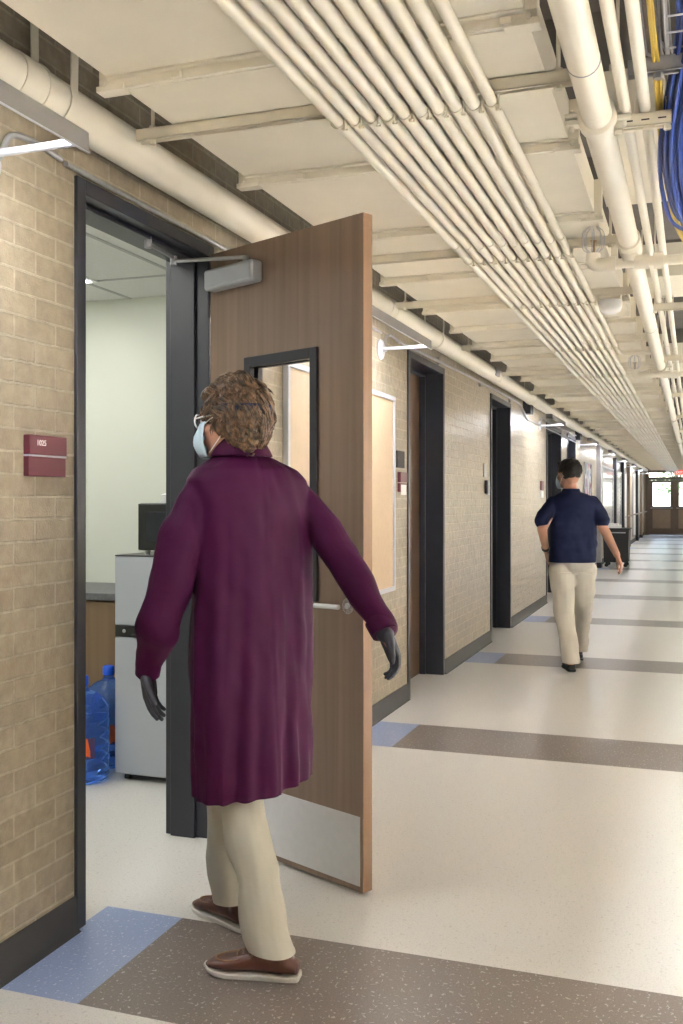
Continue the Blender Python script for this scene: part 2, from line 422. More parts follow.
for x in xs:
    l = MB(); s = .14
    l.box(x, x+s, ye+.03, ye+.08, .01, 2.19).box(x+lw-s, x+lw, ye+.03, ye+.08, .01, 2.19).box(x+s, x+lw-s, ye+.03, ye+.08, .01, .27).box(x+s, x+lw-s, ye+.03, ye+.08, 1.03, 1.15).box(x+s, x+lw-s, ye+.03, ye+.08, 2.10, 2.19)
    L_ = l.build('door_leaf', M['bronze'], ed, bevel=.004)
    MB().box(x+s, x+lw-s, ye+.045, ye+.065, .27, 1.03).build('lower_panel', M['bronze_panel'], L_, smooth=0)
    MB().box(x+s, x+lw-s, ye+.05, ye+.058, 1.15, 2.10).build('window_pane', M['glass'], L_, smooth=0)
    MB().tube([(x+.08, ye-.05, 1.08), (x+lw-.08, ye-.05, 1.08)], .016, 10).box(x+.06, x+.10, ye-.05, ye+.03, 1.06, 1.10).box(x+lw-.10, x+lw-.06, ye-.05, ye+.03, 1.06, 1.10).build('push_bar', M['gal'], L_)

# ------------------------------------------------------------------ break room seen through the open door
RY0, RY1, RX, RZ = 1.2, 5.42, -5.4, 2.66
tag(MB().box(RX-.1, XL-TH, RY1, RY1+.1, 0, RZ+.2).build('wall_room_far', M['roomwall'], smooth=0), 'pale green painted wall inside the small room', 'wall', kind='structure')
tag(MB().box(RX-.1, RX, RY0, RY1, 0, RZ+.2).build('wall_room_left', M['roomwall'], smooth=0), 'painted side wall inside the small room', 'wall', kind='structure')
tag(MB().box(RX-.1, XL-TH, RY0-.1, RY0, 0, RZ+.2).build('wall_room_near', M['roomwall'], smooth=0), 'painted near wall inside the small room', 'wall', kind='structure')
iw = MB().box(XL-TH-.01, XL-TH-.0005, RY0, DOORS[0][0]-.0, 0, RZ).box(XL-TH-.01, XL-TH-.0005, DOORS[0][1], RY1, 0, RZ).box(XL-TH-.01, XL-TH-.0005, DOORS[0][0], DOORS[0][1], ZD, RZ)
tag(iw.build('wall_room_right', M['roomwall'], smooth=0), 'painted inner face of the corridor wall in the small room', 'wall', kind='structure')
tag(MB().box(RX, XL-TH, RY0, RY1, RZ, RZ+.05).build('ceiling_room', M['tile'], smooth=0), 'white lay-in tile ceiling of the small room', 'ceiling', kind='structure')
g = MB()
for k in range(6): g.box(-2.08-.61*k-.02-.012, -2.08-.61*k-.02+.012, RY0, RY1, RZ-.004, RZ)
for k in range(4): g.box(RX, XL-TH-.02, 4.92-1.22*k-.012, 4.92-1.22*k+.012, RZ-.0045, RZ)
tag(g.build('trim_1', M['grid'], smooth=0), 'grey ceiling grid in the small room', 'trim', kind='structure')
M['troffer'] = emit('troffer_diffuser', (1, .99, .95), 2.5)
for k, (tx, ty) in enumerate(((-3.82, 3.72), (-3.82, 1.35), (-2.72, 1.9))):
    t = thing('ceiling_light', ['square-edged ceiling light glowing in the small room above the fridge', 'ceiling light at the back of the small room', 'ceiling light near the door of the small room'][k], 'light', (tx, ty, RZ), group='ceiling lights of the small room')
    MB().box(0, .6, 0, 1.2, -.012, -.005).build('lamp_frame', M['white'], t)
    MB().box(.03, .57, .03, 1.17, -.016, -.0125).build('diffuser', M['troffer'], t, smooth=0)

# fridge
fr = thing('mini_fridge', 'silver two-door mini fridge with a black handle band inside the open doorway', 'fridge', (-2.73, 4.31, 0))
MB().box(0.005, .505, .055, .52, .03, 1.10).build('cabinet_body', M['darkplastic'], fr, bevel=.006)
def fdoor(z0, z1, nm):
    d = MB().box(0, .51, 0, .055, z0, z1).build(nm, M['fridge'], fr, bevel=.006); return d
fd = fdoor(.775, 1.118, 'freezer_door'); fd2 = fdoor(.035, .715, 'fridge_door')
MB().box(0, .51, .002, .055, .718, .772).box(.10, .5, -.012, .004, .722, .735).build('door_handle', M['darkplastic'], fr, bevel=.003)
MB().ell((.055, -.002, .748), (.010, .003, .010)).build('brand_badge', M['gal'], fr)
MB().box(.0, .51, .0, .52, 1.119, 1.126).build('fridge_top', M['darkplastic'], fr, bevel=.003)
for px_, py_ in ((.04, .06), (.47, .06), (.04, .48), (.47, .48)):
    MB().lathe([(.018, 0), (.018, .012), (.012, .03)], Matrix.Translation((px_, py_, 0))).build('foot', M['darkplastic'], fr)
mw = thing('microwave_oven', 'black microwave oven standing on top of the silver fridge', 'microwave', (-2.625, 4.35, 1.126))
MB().box(0, .46, .02, .36, .022, .258).build('body', M['darkplastic'], mw, bevel=.006)
dr = MB().box(0.004, .33, 0, .022, .024, .256).build('door', M['darkplastic'], mw, bevel=.004)
MB().box(.05, .29, -.002, .001, .065, .215).build('window_pane', M['screen'], dr, bevel=.001)
cp = MB().box(.333, .456, 0, .02, .024, .256).build('control_panel', M['darkplastic'], mw, bevel=.004)
kb = MB()
for i in range(3):
    for j in range(4): kb.box(.35+i*.032, .375+i*.032, -.003, .001, .06+j*.028, .08+j*.028)
kb.build('button', M['gal'], cp)
for px_, py_ in ((.03, .05), (.42, .05), (.03, .32), (.42, .32)):
    MB().lathe([(.014, 0), (.014, .018), (.016, .022)], Matrix.Translation((px_, py_, 0))).build('foot', M['white'], mw)
MB().box(.33, .345, -.035, -.02, .05, .23).box(.33, .345, -.03, .002, .05, .07).box(.33, .345, -.03, .002, .21, .23).build('door_handle', M['darkplastic'], mw, bevel=.003)
pb = MB()
for k in range(9):
    a = random.uniform(-.2, .2)
    pb.box(-.12, .12, -.09, .09, k*.0035, k*.0035+.003, Matrix.Translation((-2.43+random.uniform(-.01,.01), 4.54, 1.3845)) @ Matrix.Rotation(a, 4, 'Z'))
pb.ell((-2.50, 4.50, 1.425), (.07, .05, .012)).ell((-2.44, 4.53, 1.43), (.06, .06, .018))
tag(pb.build('paper_pile', M['paper']), 'loose white papers and napkins piled on the black microwave', 'papers')

# counter cabinet
cb = thing('base_cabinet', 'brown wooden base cabinet behind the water bottles', 'cabinet', (-2.79, 4.80, 0))
MB().box(-2.2, 0, .02, .60, .09, .84).build('body', M['cab'], cb, smooth=0)
MB().box(-2.2, 0, .07, .60, 0, .09).build('toe_kick', M['blackpaint'], cb, smooth=0)
for k in range(4):
    d = MB().box(-.545-k*.55+.003, -.003-k*.55, 0, .02, .10, .83).build('door', M['cab'], cb, bevel=.002)
    MB().tube([(-.06-k*.55, -.025, .68), (-.06-k*.55, -.025, .78)], .005, 8).build('door_handle', M['alu'], d)
tag(MB().box(-5.0, -2.785, 4.775, 5.41, .841, .88).build('worktop', M['counter'], bevel=.004), 'dark grey worktop lying on the brown cabinet', 'worktop')

# water bottles
def bottle(loc, label, lab):
    m, nt, p = nodes('blue_bottle_plastic'); p.inputs['Base Color'].default_value = (.16, .36, .92, 1); p.inputs['Roughness'].default_value = .08
    p.inputs['Transmission Weight'].default_value = .85; p.inputs['IOR'].default_value = 1.2
    t = thing('water_bottle', label, 'water bottle', loc, group='blue water bottles beside the fridge')
    pr = [(.001, .004), (.10, 0), (.125, .012), (.134, .035)]
    for z in (.07, .13, .19, .25, .31):
        pr += [(.134, z-.018), (.134, z-.006), (.128, z), (.134, z+.006)]
    pr += [(.134, .34), (.128, .375), (.105, .41), (.07, .435), (.035, .45), (.027, .462), (.027, .49), (.001, .49)]
    MB().lathe(pr, seg=40).build('bottle_body', M.setdefault('bottle', m), t, smooth=60)
    MB().lathe([(.001, .475), (.029, .475), (.031, .48), (.031, .515), (.026, .522), (.001, .522)], seg=24).build('bottle_cap', M.setdefault('cap', mat('blue_cap', (.02,.12,.75), .35)), t)
    MB().tube(spline([(0, -.128, .365), (0, -.165, .35), (0, -.165, .30), (0, -.13, .28)], 5), .011, 10).build('handle', M['bottle'], t)
    # paper label band wrapped on the front
    vs, fs = [], []; n = 18
    for i in range(n+1):
        a = math.radians(-150+i*120/n)
        vs += [(.1362*cos(a), .1362*sin(a), .135), (.1362*cos(a), .1362*sin(a), .235)]
    fs = [(2*i, 2*i+2, 2*i+3, 2*i+1) for i in range(n)]
    L_ = MB().add(vs, fs).build('paper_label', M.setdefault('lab', mat('maroon_label', (.07,.04,.14), .4, var=.2)), t)
    vs = []; 
    for a, z0, z1 in ((-62, .14, .18), (-55, .14, .235), (-46, .15, .235), (-40, .14, .17)):
        a = math.radians(a); vs += [(.1372*cos(a), .1372*sin(a), z0), (.1372*cos(a), .1372*sin(a), z1)]
    MB().add(vs, [(0,2,3,1), (2,4,5,3), (4,6,7,5)]).build('printed_mark', M.setdefault('omark', mat('orange_ink', (.75,.12,.02), .5)), L_)
    return t
bottle((-2.885, 4.26, 0), 'blue water bottle nearest the door frame, standing in front of the other bottle', 1)
bottle((-2.925, 4.56, 0), 'blue water bottle behind, tucked against the side of the fridge', 2)
# ------------------------------------------------------------------ overhead: duct, struts, pipes
ORD = ['first', 'second', 'third', 'fourth', 'fifth', 'sixth', 'seventh', 'eighth', 'ninth', 'tenth', 'eleventh', 'twelfth', 'thirteenth', 'fourteenth', 'fifteenth', 'sixteenth', 'seventeenth', 'eighteenth', 'nineteenth', 'twentieth', 'twenty-first', 'twenty-second', 'twenty-third', 'twenty-fourth', 'twenty-fifth', 'twenty-sixth']
DX0, DX1, DZ, DH = -1.544, -.386, 2.580, .13
duct = thing('air_duct', 'wide cream painted rectangular air duct running the length of the corridor overhead', 'air duct')
MB().box(DX0, DX1, Y0+.01, 40.8, DZ, DZ+DH).build('duct_body', M['paint'], duct, smooth=0)
fy = [-1.180, -0.272, 0.636, 1.525, 2.424, 3.332, 4.195, 5.085, 5.966, 6.683, 7.400, 8.145, 8.880, 9.643]
while fy[-1] < 39.5: fy.append(fy[-1]+.845)
def flange_mb():
    """standing flange pair with corner plates and sealed joint, round the duct"""
    m = MB(); e = .032
    for o in (-.017, .003):
        m.box(DX0-e, DX1+e, o, o+.014, DZ-e, DZ-.0).box(DX0-e, DX0, o, o+.014, DZ, DZ+DH).box(DX1, DX1+e, o, o+.014, DZ, DZ+DH)
    m.box(DX0-e+.004, DX1+e-.004, -.01, .01, DZ-e+.006, DZ-.001)
    m.box(DX0-.002, DX1+.002, -.034, .034, DZ-.007, DZ-.0)
    for x in (DX0, DX1):
        sx = -1 if x == DX0 else 1
        m.box(min(x-sx*.05, x+sx*(e+.006)), max(x-sx*.05, x+sx*(e+.006)), -.022, .022, DZ-e-.005, DZ-e+.012)
        m.tube([(x+sx*.012, -.03, DZ-.018), (x+sx*.012, .03, DZ-.018)], .008, 8)
    for k in range(4):
        xx = DX0+.2+k*.3; m.box(xx, xx+.03, -.028, .028, DZ-.03, DZ-.012)
    return m
fme = None
for y in fy:
    if fme is None:
        f0 = flange_mb().build('duct_flange', M['paint'], duct, bevel=.002); fme = f0
        f0.location = (0, y, 0)
    else:
        f = fme.copy(); C.objects.link(f); f.parent = duct; f.location = (0, y, 0)

# small side branches of the duct that cross over the pipes on the right
for k, (ya, yb, zz, lab) in enumerate(((3.74, 4.77, 2.762, 'cream branch duct passing above the round pipes near the blue cables'), (6.36, 7.04, 2.762, 'second pale branch duct crossing above the round pipes'), (10.44, 11.17, 2.762, 'third branch duct crossing above the round pipes further away'))):
    b = thing('branch_duct', lab, 'air duct')
    MB().box(DX1+.003, XR-.3, ya, yb, zz, zz+.2).build('duct_body', M['paint'], b, smooth=0)
    MB().box(.5, .53, ya-.03, yb+.03, zz-.03, zz+.23).build('duct_flange', M['paint'], b)

# strut hangers with conduit clamps and rods
PITCH = .0510; CX = [-.997+PITCH*k for k in range(10)]; CZ = 2.525
CRR = [.0189]*9+[.0160]
def channel(m, x0, x1, z0, z1, y=0, w=.041):
    """slotted channel: three sides and two inturned lips, open below"""
    h = w/2
    return m.prism([(x0, z0), (x0, z0), (x0, z0)], 0, 0) if False else m.box(x0, x1, y-h, y+h, z1-.004, z1).box(x0, x1, y-h, y-h+.004, z0, z1).box(x0, x1, y+h-.004, y+h, z0, z1).box(x0, x1, y-h, y-h+.011, z0, z0+.004).box(x0, x1, y+h-.011, y+h, z0, z0+.004)
SX0, SX1 = -1.675, -.313
def make_strut(y, label):
    s = thing('strut_hanger', label, 'pipe support', (0, y, 0), group='strut hangers under the air duct')
    channel(MB(), SX0, SX1, 2.544, 2.580).build('channel', M['strut'], s, bevel=.001)
    for x in (SX0+.05, SX1-.04):
        MB().tube([(x, 0, 2.534), (x, 0, ZT)], .006, 8).lathe([(.001, 2.532), (.011, 2.532), (.011, 2.544), (.001, 2.544)], Matrix.Translation((x, 0, 0)), 6).lathe([(.001, 2.580), (.013, 2.580), (.013, 2.59), (.001, 2.59)], Matrix.Translation((x, 0, 0)), 6).build('threaded_rod', M['strut'], s)
    for k, x in enumerate(CX):
        c = MB(); r = CRR[k]+.002
        arc = [(x+r*cos(a)*1.0, 0, CZ-r*sin(a)) for a in [math.radians(q) for q in range(-10, 191, 20)]]
        vs = []
        for i, p in enumerate(arc):
            q = (x+(p[0]-x)*1.12, 0, CZ+(p[2]-CZ)*1.12)
            vs += [(p[0], -.009, p[2]), (p[0], .009, p[2]), (q[0], .009, q[2]), (q[0], -.009, q[2])]
        c.loft([vs[4*i:4*i+4] for i in range(len(arc))])
        c.box(x+r+.0, x+r+.004, -.008, .008, CZ-.028, 2.544).tube([(x+r-.006, 0, CZ-.026), (x+r+.010, 0, CZ-.026)], .004, 6)
        c.build('pipe_clamp', M['strut'], s)
    return s
sy = [2.788, 4.604, 5.730, 7.491, 9.171, 10.85]
while sy[-1] < 36: sy.append(sy[-1]+1.68)
s0 = make_strut(sy[0], 'cream strut hanger holding the conduits, first and nearest one, above the open door')
pos = [.9, -1.3]
for i, y in enumerate(sy[1:]):
    dup(s0, (0, y, 0), label='cream strut hanger holding the conduits, %s one counted from the camera' % ORD[i+1], group='strut hangers under the air duct')

# ten conduits
for k, x in enumerate(CX):
    y_end = 40.7
    m = MB(); r = CRR[k]
    if k == 9:
        pts = [(x, Y0+.05, CZ), (x, 7.76, CZ)]+[tuple(p) for p in spline([(x, 7.81, CZ), (x+.01, 7.88, CZ), (x+.055, 7.92, CZ), (x+.272, 7.936, CZ+.0), (x+.30, 7.936, CZ+.03), (x+.304, 7.936, 2.66)], 4)]
        m.tube(pts, r, 14)
    else:
        m.tube([(x, Y0+.05, CZ), (x, y_end, CZ)], r, 14)
    for j in range(13):
        yy = 1.54+2.77*j+(k % 3)*.02
        if k == 9 and yy > 7.2: break
        m.tube([(x, yy, CZ), (x, yy+.05, CZ)], r+.0025, 14)
    o = m.build('conduit', M['pipe'])
    pl = 'leftmost of the row' if k == 0 else ('rightmost, turning off further on' if k == 9 else '%s from the left' % ORD[k])
    tag(o, 'cream conduit in the overhead row of ten, '+pl, 'conduit', 'parallel conduits under the air duct')

# pipe along the brick wall
wx, wz, wr = -1.802, 2.589, .067
wp = thing('wall_pipe', 'thick cream pipe running along the top of the brick wall above the doors', 'pipe')
MB().tube([(wx, Y0+.02, wz), (wx, Y1-.02, wz)], wr, 32).build('pipe', M['pipe'], wp)
for yy in (2.30, 5.85, 9.5, 12.4, 15.6, 19.4, 23.4, 27.4, 31.4):
    m = MB().tube([(wx, yy, wz), (wx, yy+.10, wz)], wr+.003, 32).tube([(wx, yy+.1, wz), (wx, yy+.112, wz)], wr+.006, 32)
    m.build('joint_sleeve', M['pipe'], wp)
for yy in (2.5, 7.12, 11.7, 16.3, 20.9, 25.5, 30.1, 34.7):
    # flat strap looping under the pipe and hung from the deck
    pts = [(wx+wr+.004, 2.90)]+[(wx+(wr+.004)*cos(a), wz+(wr+.004)*sin(a)) for a in [math.radians(q) for q in range(20, -201, -20)]]+[(wx-wr-.004, 2.90)]
    vs = []
    for i, (xx, zz) in enumerate(pts):
        dx, dz = (xx-wx), (zz-wz); d = math.hypot(dx, dz) if zz < 2.8 else abs(dx); ox = dx/d*.004 if zz < 2.8 else (.004 if dx > 0 else -.004); oz = dz/d*.004 if zz < 2.8 else 0
        vs.append([(xx, yy, zz), (xx, yy+.035, zz), (xx+ox, yy+.035, zz+oz), (xx+ox, yy, zz+oz)])
    m = MB().loft(vs); m.box(wx-wr-.012, wx+wr+.012, yy, yy+.035, 2.88, 2.905).tube([(wx, yy+.017, 2.9), (wx, yy+.017, ZT)], .007, 8)
    m.build('strap_hanger', M['pipe'], wp)
MB().box(wx+.045, wx+.075, 9.18, 9.36, wz-.03, wz+.045).build('sheet_patch', M['gal'], wp, bevel=.004)

# big pipe on the right with grooved couplings
bx, bz, br = -.259, 2.490, .0413
bp = thing('sprinkler_main', 'largest round cream pipe on the right with bolted couplings', 'pipe')
MB().tube([(bx, Y0+.02, bz), (bx, Y1-.02, bz)], br, 28).build('pipe', M['pipe'], bp)
for yy in (2.924, 8.49, 13.98, 19.5, 25.1):
    m = MB().tube([(bx, yy-.03, bz), (bx, yy-.026, bz), (bx, yy+.026, bz), (bx, yy+.03, bz)], [br+.006, br+.014, br+.014, br+.006], 24)
    for s in (-1, 1):
        m.box(bx+s*(br+.030)-.020, bx+s*(br+.030)+.020, yy-.022, yy+.022, bz-.017, bz-.003).box(bx+s*(br+.030)-.020, bx+s*(br+.030)+.020, yy-.022, yy+.022, bz+.003, bz+.017)
        m.tube([(bx+s*(br+.032), yy, bz-.034), (bx+s*(br+.032), yy, bz+.03)], .008, 8)
    m.build('pipe_coupling', M['pipe'], bp, bevel=.003)
for yy in (2.524, 4.68, 6.54):
    MB().tube([(bx, yy, bz), (bx, yy+.004, bz)], br+.0015, 28).build('tie_wire', M['gal'], bp)
MB().tube([(bx, 4.30, bz), (bx, 4.51, bz)], br+.008, 24).tube([(bx, 4.413, bz), (bx, 4.413, 2.412)], .033, 20).build('tee_fitting', M['pipe'], bp)
# branch pipes below it
for k, (yy, xl, lab) in enumerate(((4.413, -.39, 'cream branch pipe crossing under the large round pipe, ending in an elbow beside the duct'), (8.444, -.436, 'smaller cream branch pipe crossing under the round pipe further along'))):
    t = thing('branch_pipe', lab, 'pipe')
    z = 2.412
    MB().tube([(xl, yy, z), (1.6, yy, z)], .0213, 16).build('pipe', M['pipe'], t)
    e = MB().tube(spline([(xl+.05, yy, z), (xl+.01, yy, z), (xl-.018, yy, z+.012), (xl-.02, yy, z+.05)], 4), .031, 16).tube([(xl+.045, yy, z), (xl+.075, yy, z)], .034, 16)
    e.build('pipe_elbow', M['pipe'], t)
    MB().tube([(-.12, yy, z), (-.16, yy, z)], .034, 16).build('pipe_joint', M['pipe'], t)
    MB().tube([(bx+.08, yy, z), (bx+.02, yy, z)], .031, 16).build('pipe_joint', M['pipe'], t)
    MB().tube([(xl-.02, yy, z+.05), (xl-.02, yy, z+.105)], .007, 8).lathe([(.001, 0), (.016, 0), (.016, .002), (.001, .002)], Matrix.Translation((xl-.02, yy, z+.105))).build('sprinkler_head', M.setdefault('brass', mat('brass', (.35,.22,.09), .35, metal=.8)), t)
    c = MB()
    for q in range(8):
        a = q*PI/4
        c.tube(spline([(xl-.02+.02*cos(a), yy+.02*sin(a), z+.055), (xl-.02+.045*cos(a), yy+.045*sin(a), z+.08), (xl-.02+.045*cos(a), yy+.045*sin(a), z+.14), (xl-.02+.02*cos(a), yy+.02*sin(a), z+.165)], 3), .0022, 6)
    c.build('wire_guard', M['wire'], t)

# two thinner pipes and their short supports
for k, (xx, lab) in enumerate(((-.183, 'thinner cream pipe just right of the large round pipe'), (-.1303, 'thinner cream pipe nearest the blue cables'))):
    t = thing('small_pipe', lab, 'pipe', group='two thin pipes on the right')
    MB().tube([(xx, Y0+.03, 2.5064), (xx, Y1-.05, 2.5064)], .0159, 14).build('pipe', M['pipe'], t)
    m = MB()
    for j in range(12): m.tube([(xx, 1.9+k*.1+j*2.77, 2.5064), (xx, 1.955+k*.1+j*2.77, 2.5064)], .0188, 14)
    m.build('pipe_coupling', M['pipe'], t)
for j, yy in enumerate((2.942, 5.811, 7.918, 10.7, 13.5, 16.3)):
    t = thing('short_strut', 'short cream strut bracket carrying the two thin pipes, %s from the camera' % ORD[j], 'pipe support', (0, yy, 0), group='short strut brackets on the right')
    xr = -.059 if j == 0 else .35
    channel(MB(), -.213, xr, 2.4535, 2.4905).build('channel', M['strut'], t, bevel=.001)
    if j == 0:
        for q in range(3): MB().box(-.185+q*.045, -.163+q*.045, -.0212, -.0203, 2.468, 2.472).build('slot', M['black'], t)
    for x in (-.205, xr-.012):
        MB().tube([(x, 0, 2.442), (x, 0, ZT)], .005, 8).lathe([(.001, 2.442), (.011, 2.442), (.011, 2.4535), (.001, 2.4535)], Matrix.Translation((x, 0, 0)), 6).build('threaded_rod', M['strut'], t)
    for x in (-.183, -.1303):
        MB().tube([(x, -.01, 2.5064), (x, .01, 2.5064)], .0178, 14).box(x-.024, x-.0175, -.01, .01, 2.4905, 2.534).box(x+.0175, x+.024, -.01, .01, 2.4905, 2.534).build('pipe_clamp', M['strut'], t)

# smoke detector and the small ceiling cans
sd = thing('smoke_detector', 'white domed smoke detector on a cream box under the duct, right of the conduits', 'smoke detector', (-.449, 5.848, DZ))
MB().box(-.055, .060, -.05, .05, -.045, 0).build('mounting_box', M['strut'], sd, bevel=.004)
MB().lathe([(.001, -.122), (.034, -.119), (.056, -.106), (.064, -.085), (.066, -.056), (.066, -.0455), (.001, -.0455)], seg=28).build('dome', M['white'], sd, smooth=50)

# cable tray, strut and drooping cables
t = thing('tray_strut', 'grey strut crossing overhead under the wire cable tray', 'pipe support', (0, 2.788, 0))
channel(MB(), -.168, .75, 2.540, 2.578).build('channel', M['gal'], t, bevel=.001)
for x in (-.09, .70):
    MB().tube([(x, .0, 2.525), (x, .0, ZT)], .005, 8).lathe([(.001, 2.525), (.013, 2.525), (.013, 2.540), (.001, 2.540)], Matrix.Translation((x, 0, 0)), 6).build('threaded_rod', M['gal'], t)
tr = thing('cable_tray', 'wire basket cable tray holding blue cables at the right edge', 'cable tray')
m = MB(); TX0, TX1 = -.068, .27
ys = [Y0+.2+.091*k for k in range(66)]
for x in (TX0, TX0+.07, TX0+.14, TX0+.21, TX0+.28, TX1): m.tube([(x, ys[0], 2.584), (x, ys[-1], 2.584)], .003, 6)
for x in (TX0, TX1): 
    for z in (2.63, 2.67): m.tube([(x, ys[0], z), (x, ys[-1], z)], .003, 6)
m.build('side_wire', M['wire'], tr)
m = MB()
for y in ys: m.tube([(TX0, y, 2.67), (TX0, y, 2.587), (TX1, y, 2.587), (TX1, y, 2.67)], .0026, 6)
m.build('cross_wire', M['wire'], tr)
def cables(n, col, name, label, route, spread, rad, kind='stuff'):
    m = MB()
    for k in range(n):
        ox, oz = random.gauss(0, spread), random.gauss(0, spread*.5); oy = random.uniform(-.05, .05)
        pts = []
        for i, (x, y, z, s) in enumerate(route):
            pts.append((x+ox*s+random.uniform(-.003, .003), y+oy*s, z+oz*s*.8))
        m.tube(spline(pts, 6), rad, 6)
    return tag(m.build(name, col), label, 'cables', kind=kind)
cables(150, M['navy_cable'], 'cable_bundle', 'thick bundle of blue data cables drooping from the tray at the right edge',
       [(0.036, -2.361, 2.621, .9), (0.036, 0.908, 2.621, .9), (0.036, 2.361, 2.621, .9), (0.032, 2.706, 2.612, .9), (0.014, 2.878, 2.544, 1), (0.000, 3.051, 2.462, 1.2), (0.009, 3.251, 2.372, 1.3), (0.054, 3.450, 2.317, 1.3), (0.200, 3.614, 2.335, 1.2), (0.545, 3.677, 2.490, 1), (0.817, 3.677, 2.689, .8)], .029, .0064)
cables(7, M['yellow_cable'], 'yellow_cable_bundle', 'few yellow cables hanging beside the blue bundle',
       [(-0.091, -2.361, 2.589, .5), (-0.095, 1.090, 2.589, .5), (-0.095, 2.542, 2.589, .4), (-0.091, 2.833, 2.544, .6), (-0.086, 3.178, 2.462, .5), (-0.054, 3.723, 2.372, .6), (0.018, 4.086, 2.344, .6), (0.018, 4.722, 2.490, .6), (0.045, 5.266, 2.626, .6)], .012, .004, None)
cables(9, M['gal'], 'grey_cable_bundle', 'grey cables running beside the wire tray above the thin pipes',
       [(-0.100, -2.361, 2.671, 1), (-0.100, 0.000, 2.671, 1), (-0.100, 2.633, 2.671, 1), (-0.082, 2.996, 2.671, 1), (0.000, 3.632, 2.717, 1), (0.091, 5.448, 2.717, 1)], .018, .004, None)

# ------------------------------------------------------------------ wall lights
M['lamp'] = emit('wall_lamp_tube', (.93, .96, 1.0), LAMP)
FX = -1.57
def make_wall_light(loc, label, up=False, group='hooded linear wall lights'):
    """bracket arm from a round wall plate carries a hooded linear lamp; the lamp sits behind the hood's outer lip"""
    t = thing('wall_light', label, 'wall light', loc, group=group)
    # local: x from the wall outwards, y along the corridor, origin at the wall at arm height
    MB().lathe([(.001, 0), (.062, 0), (.066, .006), (.060, .016), (.020, .024), (.016, .045), (.001, .045)], Matrix.Rotation(PI/2, 4, 'Y'), 28).build('wall_plate', M['arm'], t, smooth=60)
    MB().tube([(.03, -.03, 0), (.335, -.03, .0)], .011, 14).build('bracket_arm', M['arm'], t)
    hx = .318; L = 1.25
    zt = .05 if not up else .03
    prof = [(hx-.055, .046), (hx+.012, .046), (hx+.018, .040), (hx+.018, -.012), (hx+.014, -.012), (hx+.014, .036), (hx-.053, .040)]
    MB().prism(prof, -L, .02).box(hx-.052, hx+.014, -L-.003, -L, -.008, .044).box(hx-.052, hx+.014, .02, .023, .016, .044).build('lamp_hood', M['hood'], t)
    MB().prism([(hx+.0138, -.012), (hx+.020, -.012), (hx+.020, -.015), (hx+.0138, -.015)], -L, .024).build('hood_lip', M['arm'], t)
    MB().box(hx-.030, hx+.010, -L+.02, .0, .026, .034).build('lamp_diffuser', M['fill_lamp'] if up else M['lamp'], t, smooth=0)
    if up: MB().box(hx-.05, hx+.012, -L+.02, .0, .048, .058).build('fill_uplight', M['fill_uplamp'], t, smooth=0)  # upward glow added to brighten the duct and pipes from below
    MB().tube(spline([(.012, .03, .0), (.014, .06, .03), (.016, .10, .10), (.018, .20, .118), (.02, .34, .108)], 6), .009, 10).build('feed_conduit', M['gal'], t)
    return t
M['fill_lamp'] = emit('added_fill_lamp', (.92, .965, 1), FILL_DOWN)  # added downward fill for the corridor, out of view
M['fill_uplamp'] = emit('added_fill_uplight', (.97, .97, 1), FILL_UP)
lys = [2.32, 6.1, 13.06, 17.8, 21.9, 26.0, 30.0, 34.0, 38.0]
wl = make_wall_light((XL, lys[0], 2.365), 'hooded linear wall light on a white bracket at the upper left corner')
names = ['hooded wall light on a white bracket just past the open door', 'hooded wall light above the walking man, left of his head', 'hooded wall light beyond the head of the walking man']
for i, y in enumerate(lys[1:]):
    dup(wl, (XL, y, 2.365), label=names[i] if i < 3 else 'small distant hooded wall light, %s from the camera along the wall' % ORD[i+1], group='hooded linear wall lights')
# unseen lamps added along the right wall to fill the floor and ceiling
wr_ = make_wall_light((XR, -1.6, 2.0), 'unseen fill lamp added on the right wall, shining up and down', True, 'added fill lamps of the right wall')
wr_.rotation_euler = (0, 0, PI)
for i, y in enumerate((.2, 2.0, 3.8, 5.6, 7.6, 10, 12.5, 15.5, 19.0, 23.0, 27.0, 31.0, 35.0, 39.0)):
    dup(wr_, (XR, y, 2.0), rz=PI)

# thin conduit following the wall above the door heads
wc = thing('wall_conduit', 'thin grey conduit running along the brick above the door frames', 'conduit')
MB().tube([(XL+.02, 2.345+.34, 2.468), (XL+.02, 6.06, 2.468)], .009, 10).build('pipe', M['gal'], wc)
MB().tube(spline([(XL+.02, 6.44, 2.468), (XL+.02, 9.0, 2.50), (XL+.02, 11.2, 2.505), (XL+.02, 11.45, 2.49), (XL+.02, 11.95, 2.38), (XL+.02, 12.1, 2.36)], 5), .011, 10).build('pipe', M['gal'], wc)
MB().tube([(XL+.02, 12.1, 2.37), (XL+.02, 17.3, 2.37)], .009, 10).build('pipe', M['gal'], wc)
MB().tube([(XL+.02, 13.4, 2.468), (XL+.02, 17.2, 2.49), (XL+.02, 17.5, 2.38)], .010, 10).build('pipe', M['gal'], wc)
for y in (3.9, 5.3, 7.6, 9.2, 10.8, 14.6, 16.2): MB().box(XL, XL+.022, y, y+.02, 2.46, 2.52 if 7 < y < 12 else 2.49).build('strap', M['gal'], wc)
for k, (y, lab) in enumerate(((11.75, 'black junction box high on the wall past the third door'), (17.2, 'black junction box high on the wall above the man\'s head'))):
    j = thing('junction_box', lab, 'junction box', (XL, y, 2.42))
    MB().box(.001, .09, 0, .22, 0, .17).build('body', M['black'], j, bevel=.004)
    MB().box(.088, .093, .01, .21, .01, .16).build('cover', M['blackpaint'], j, bevel=.002)

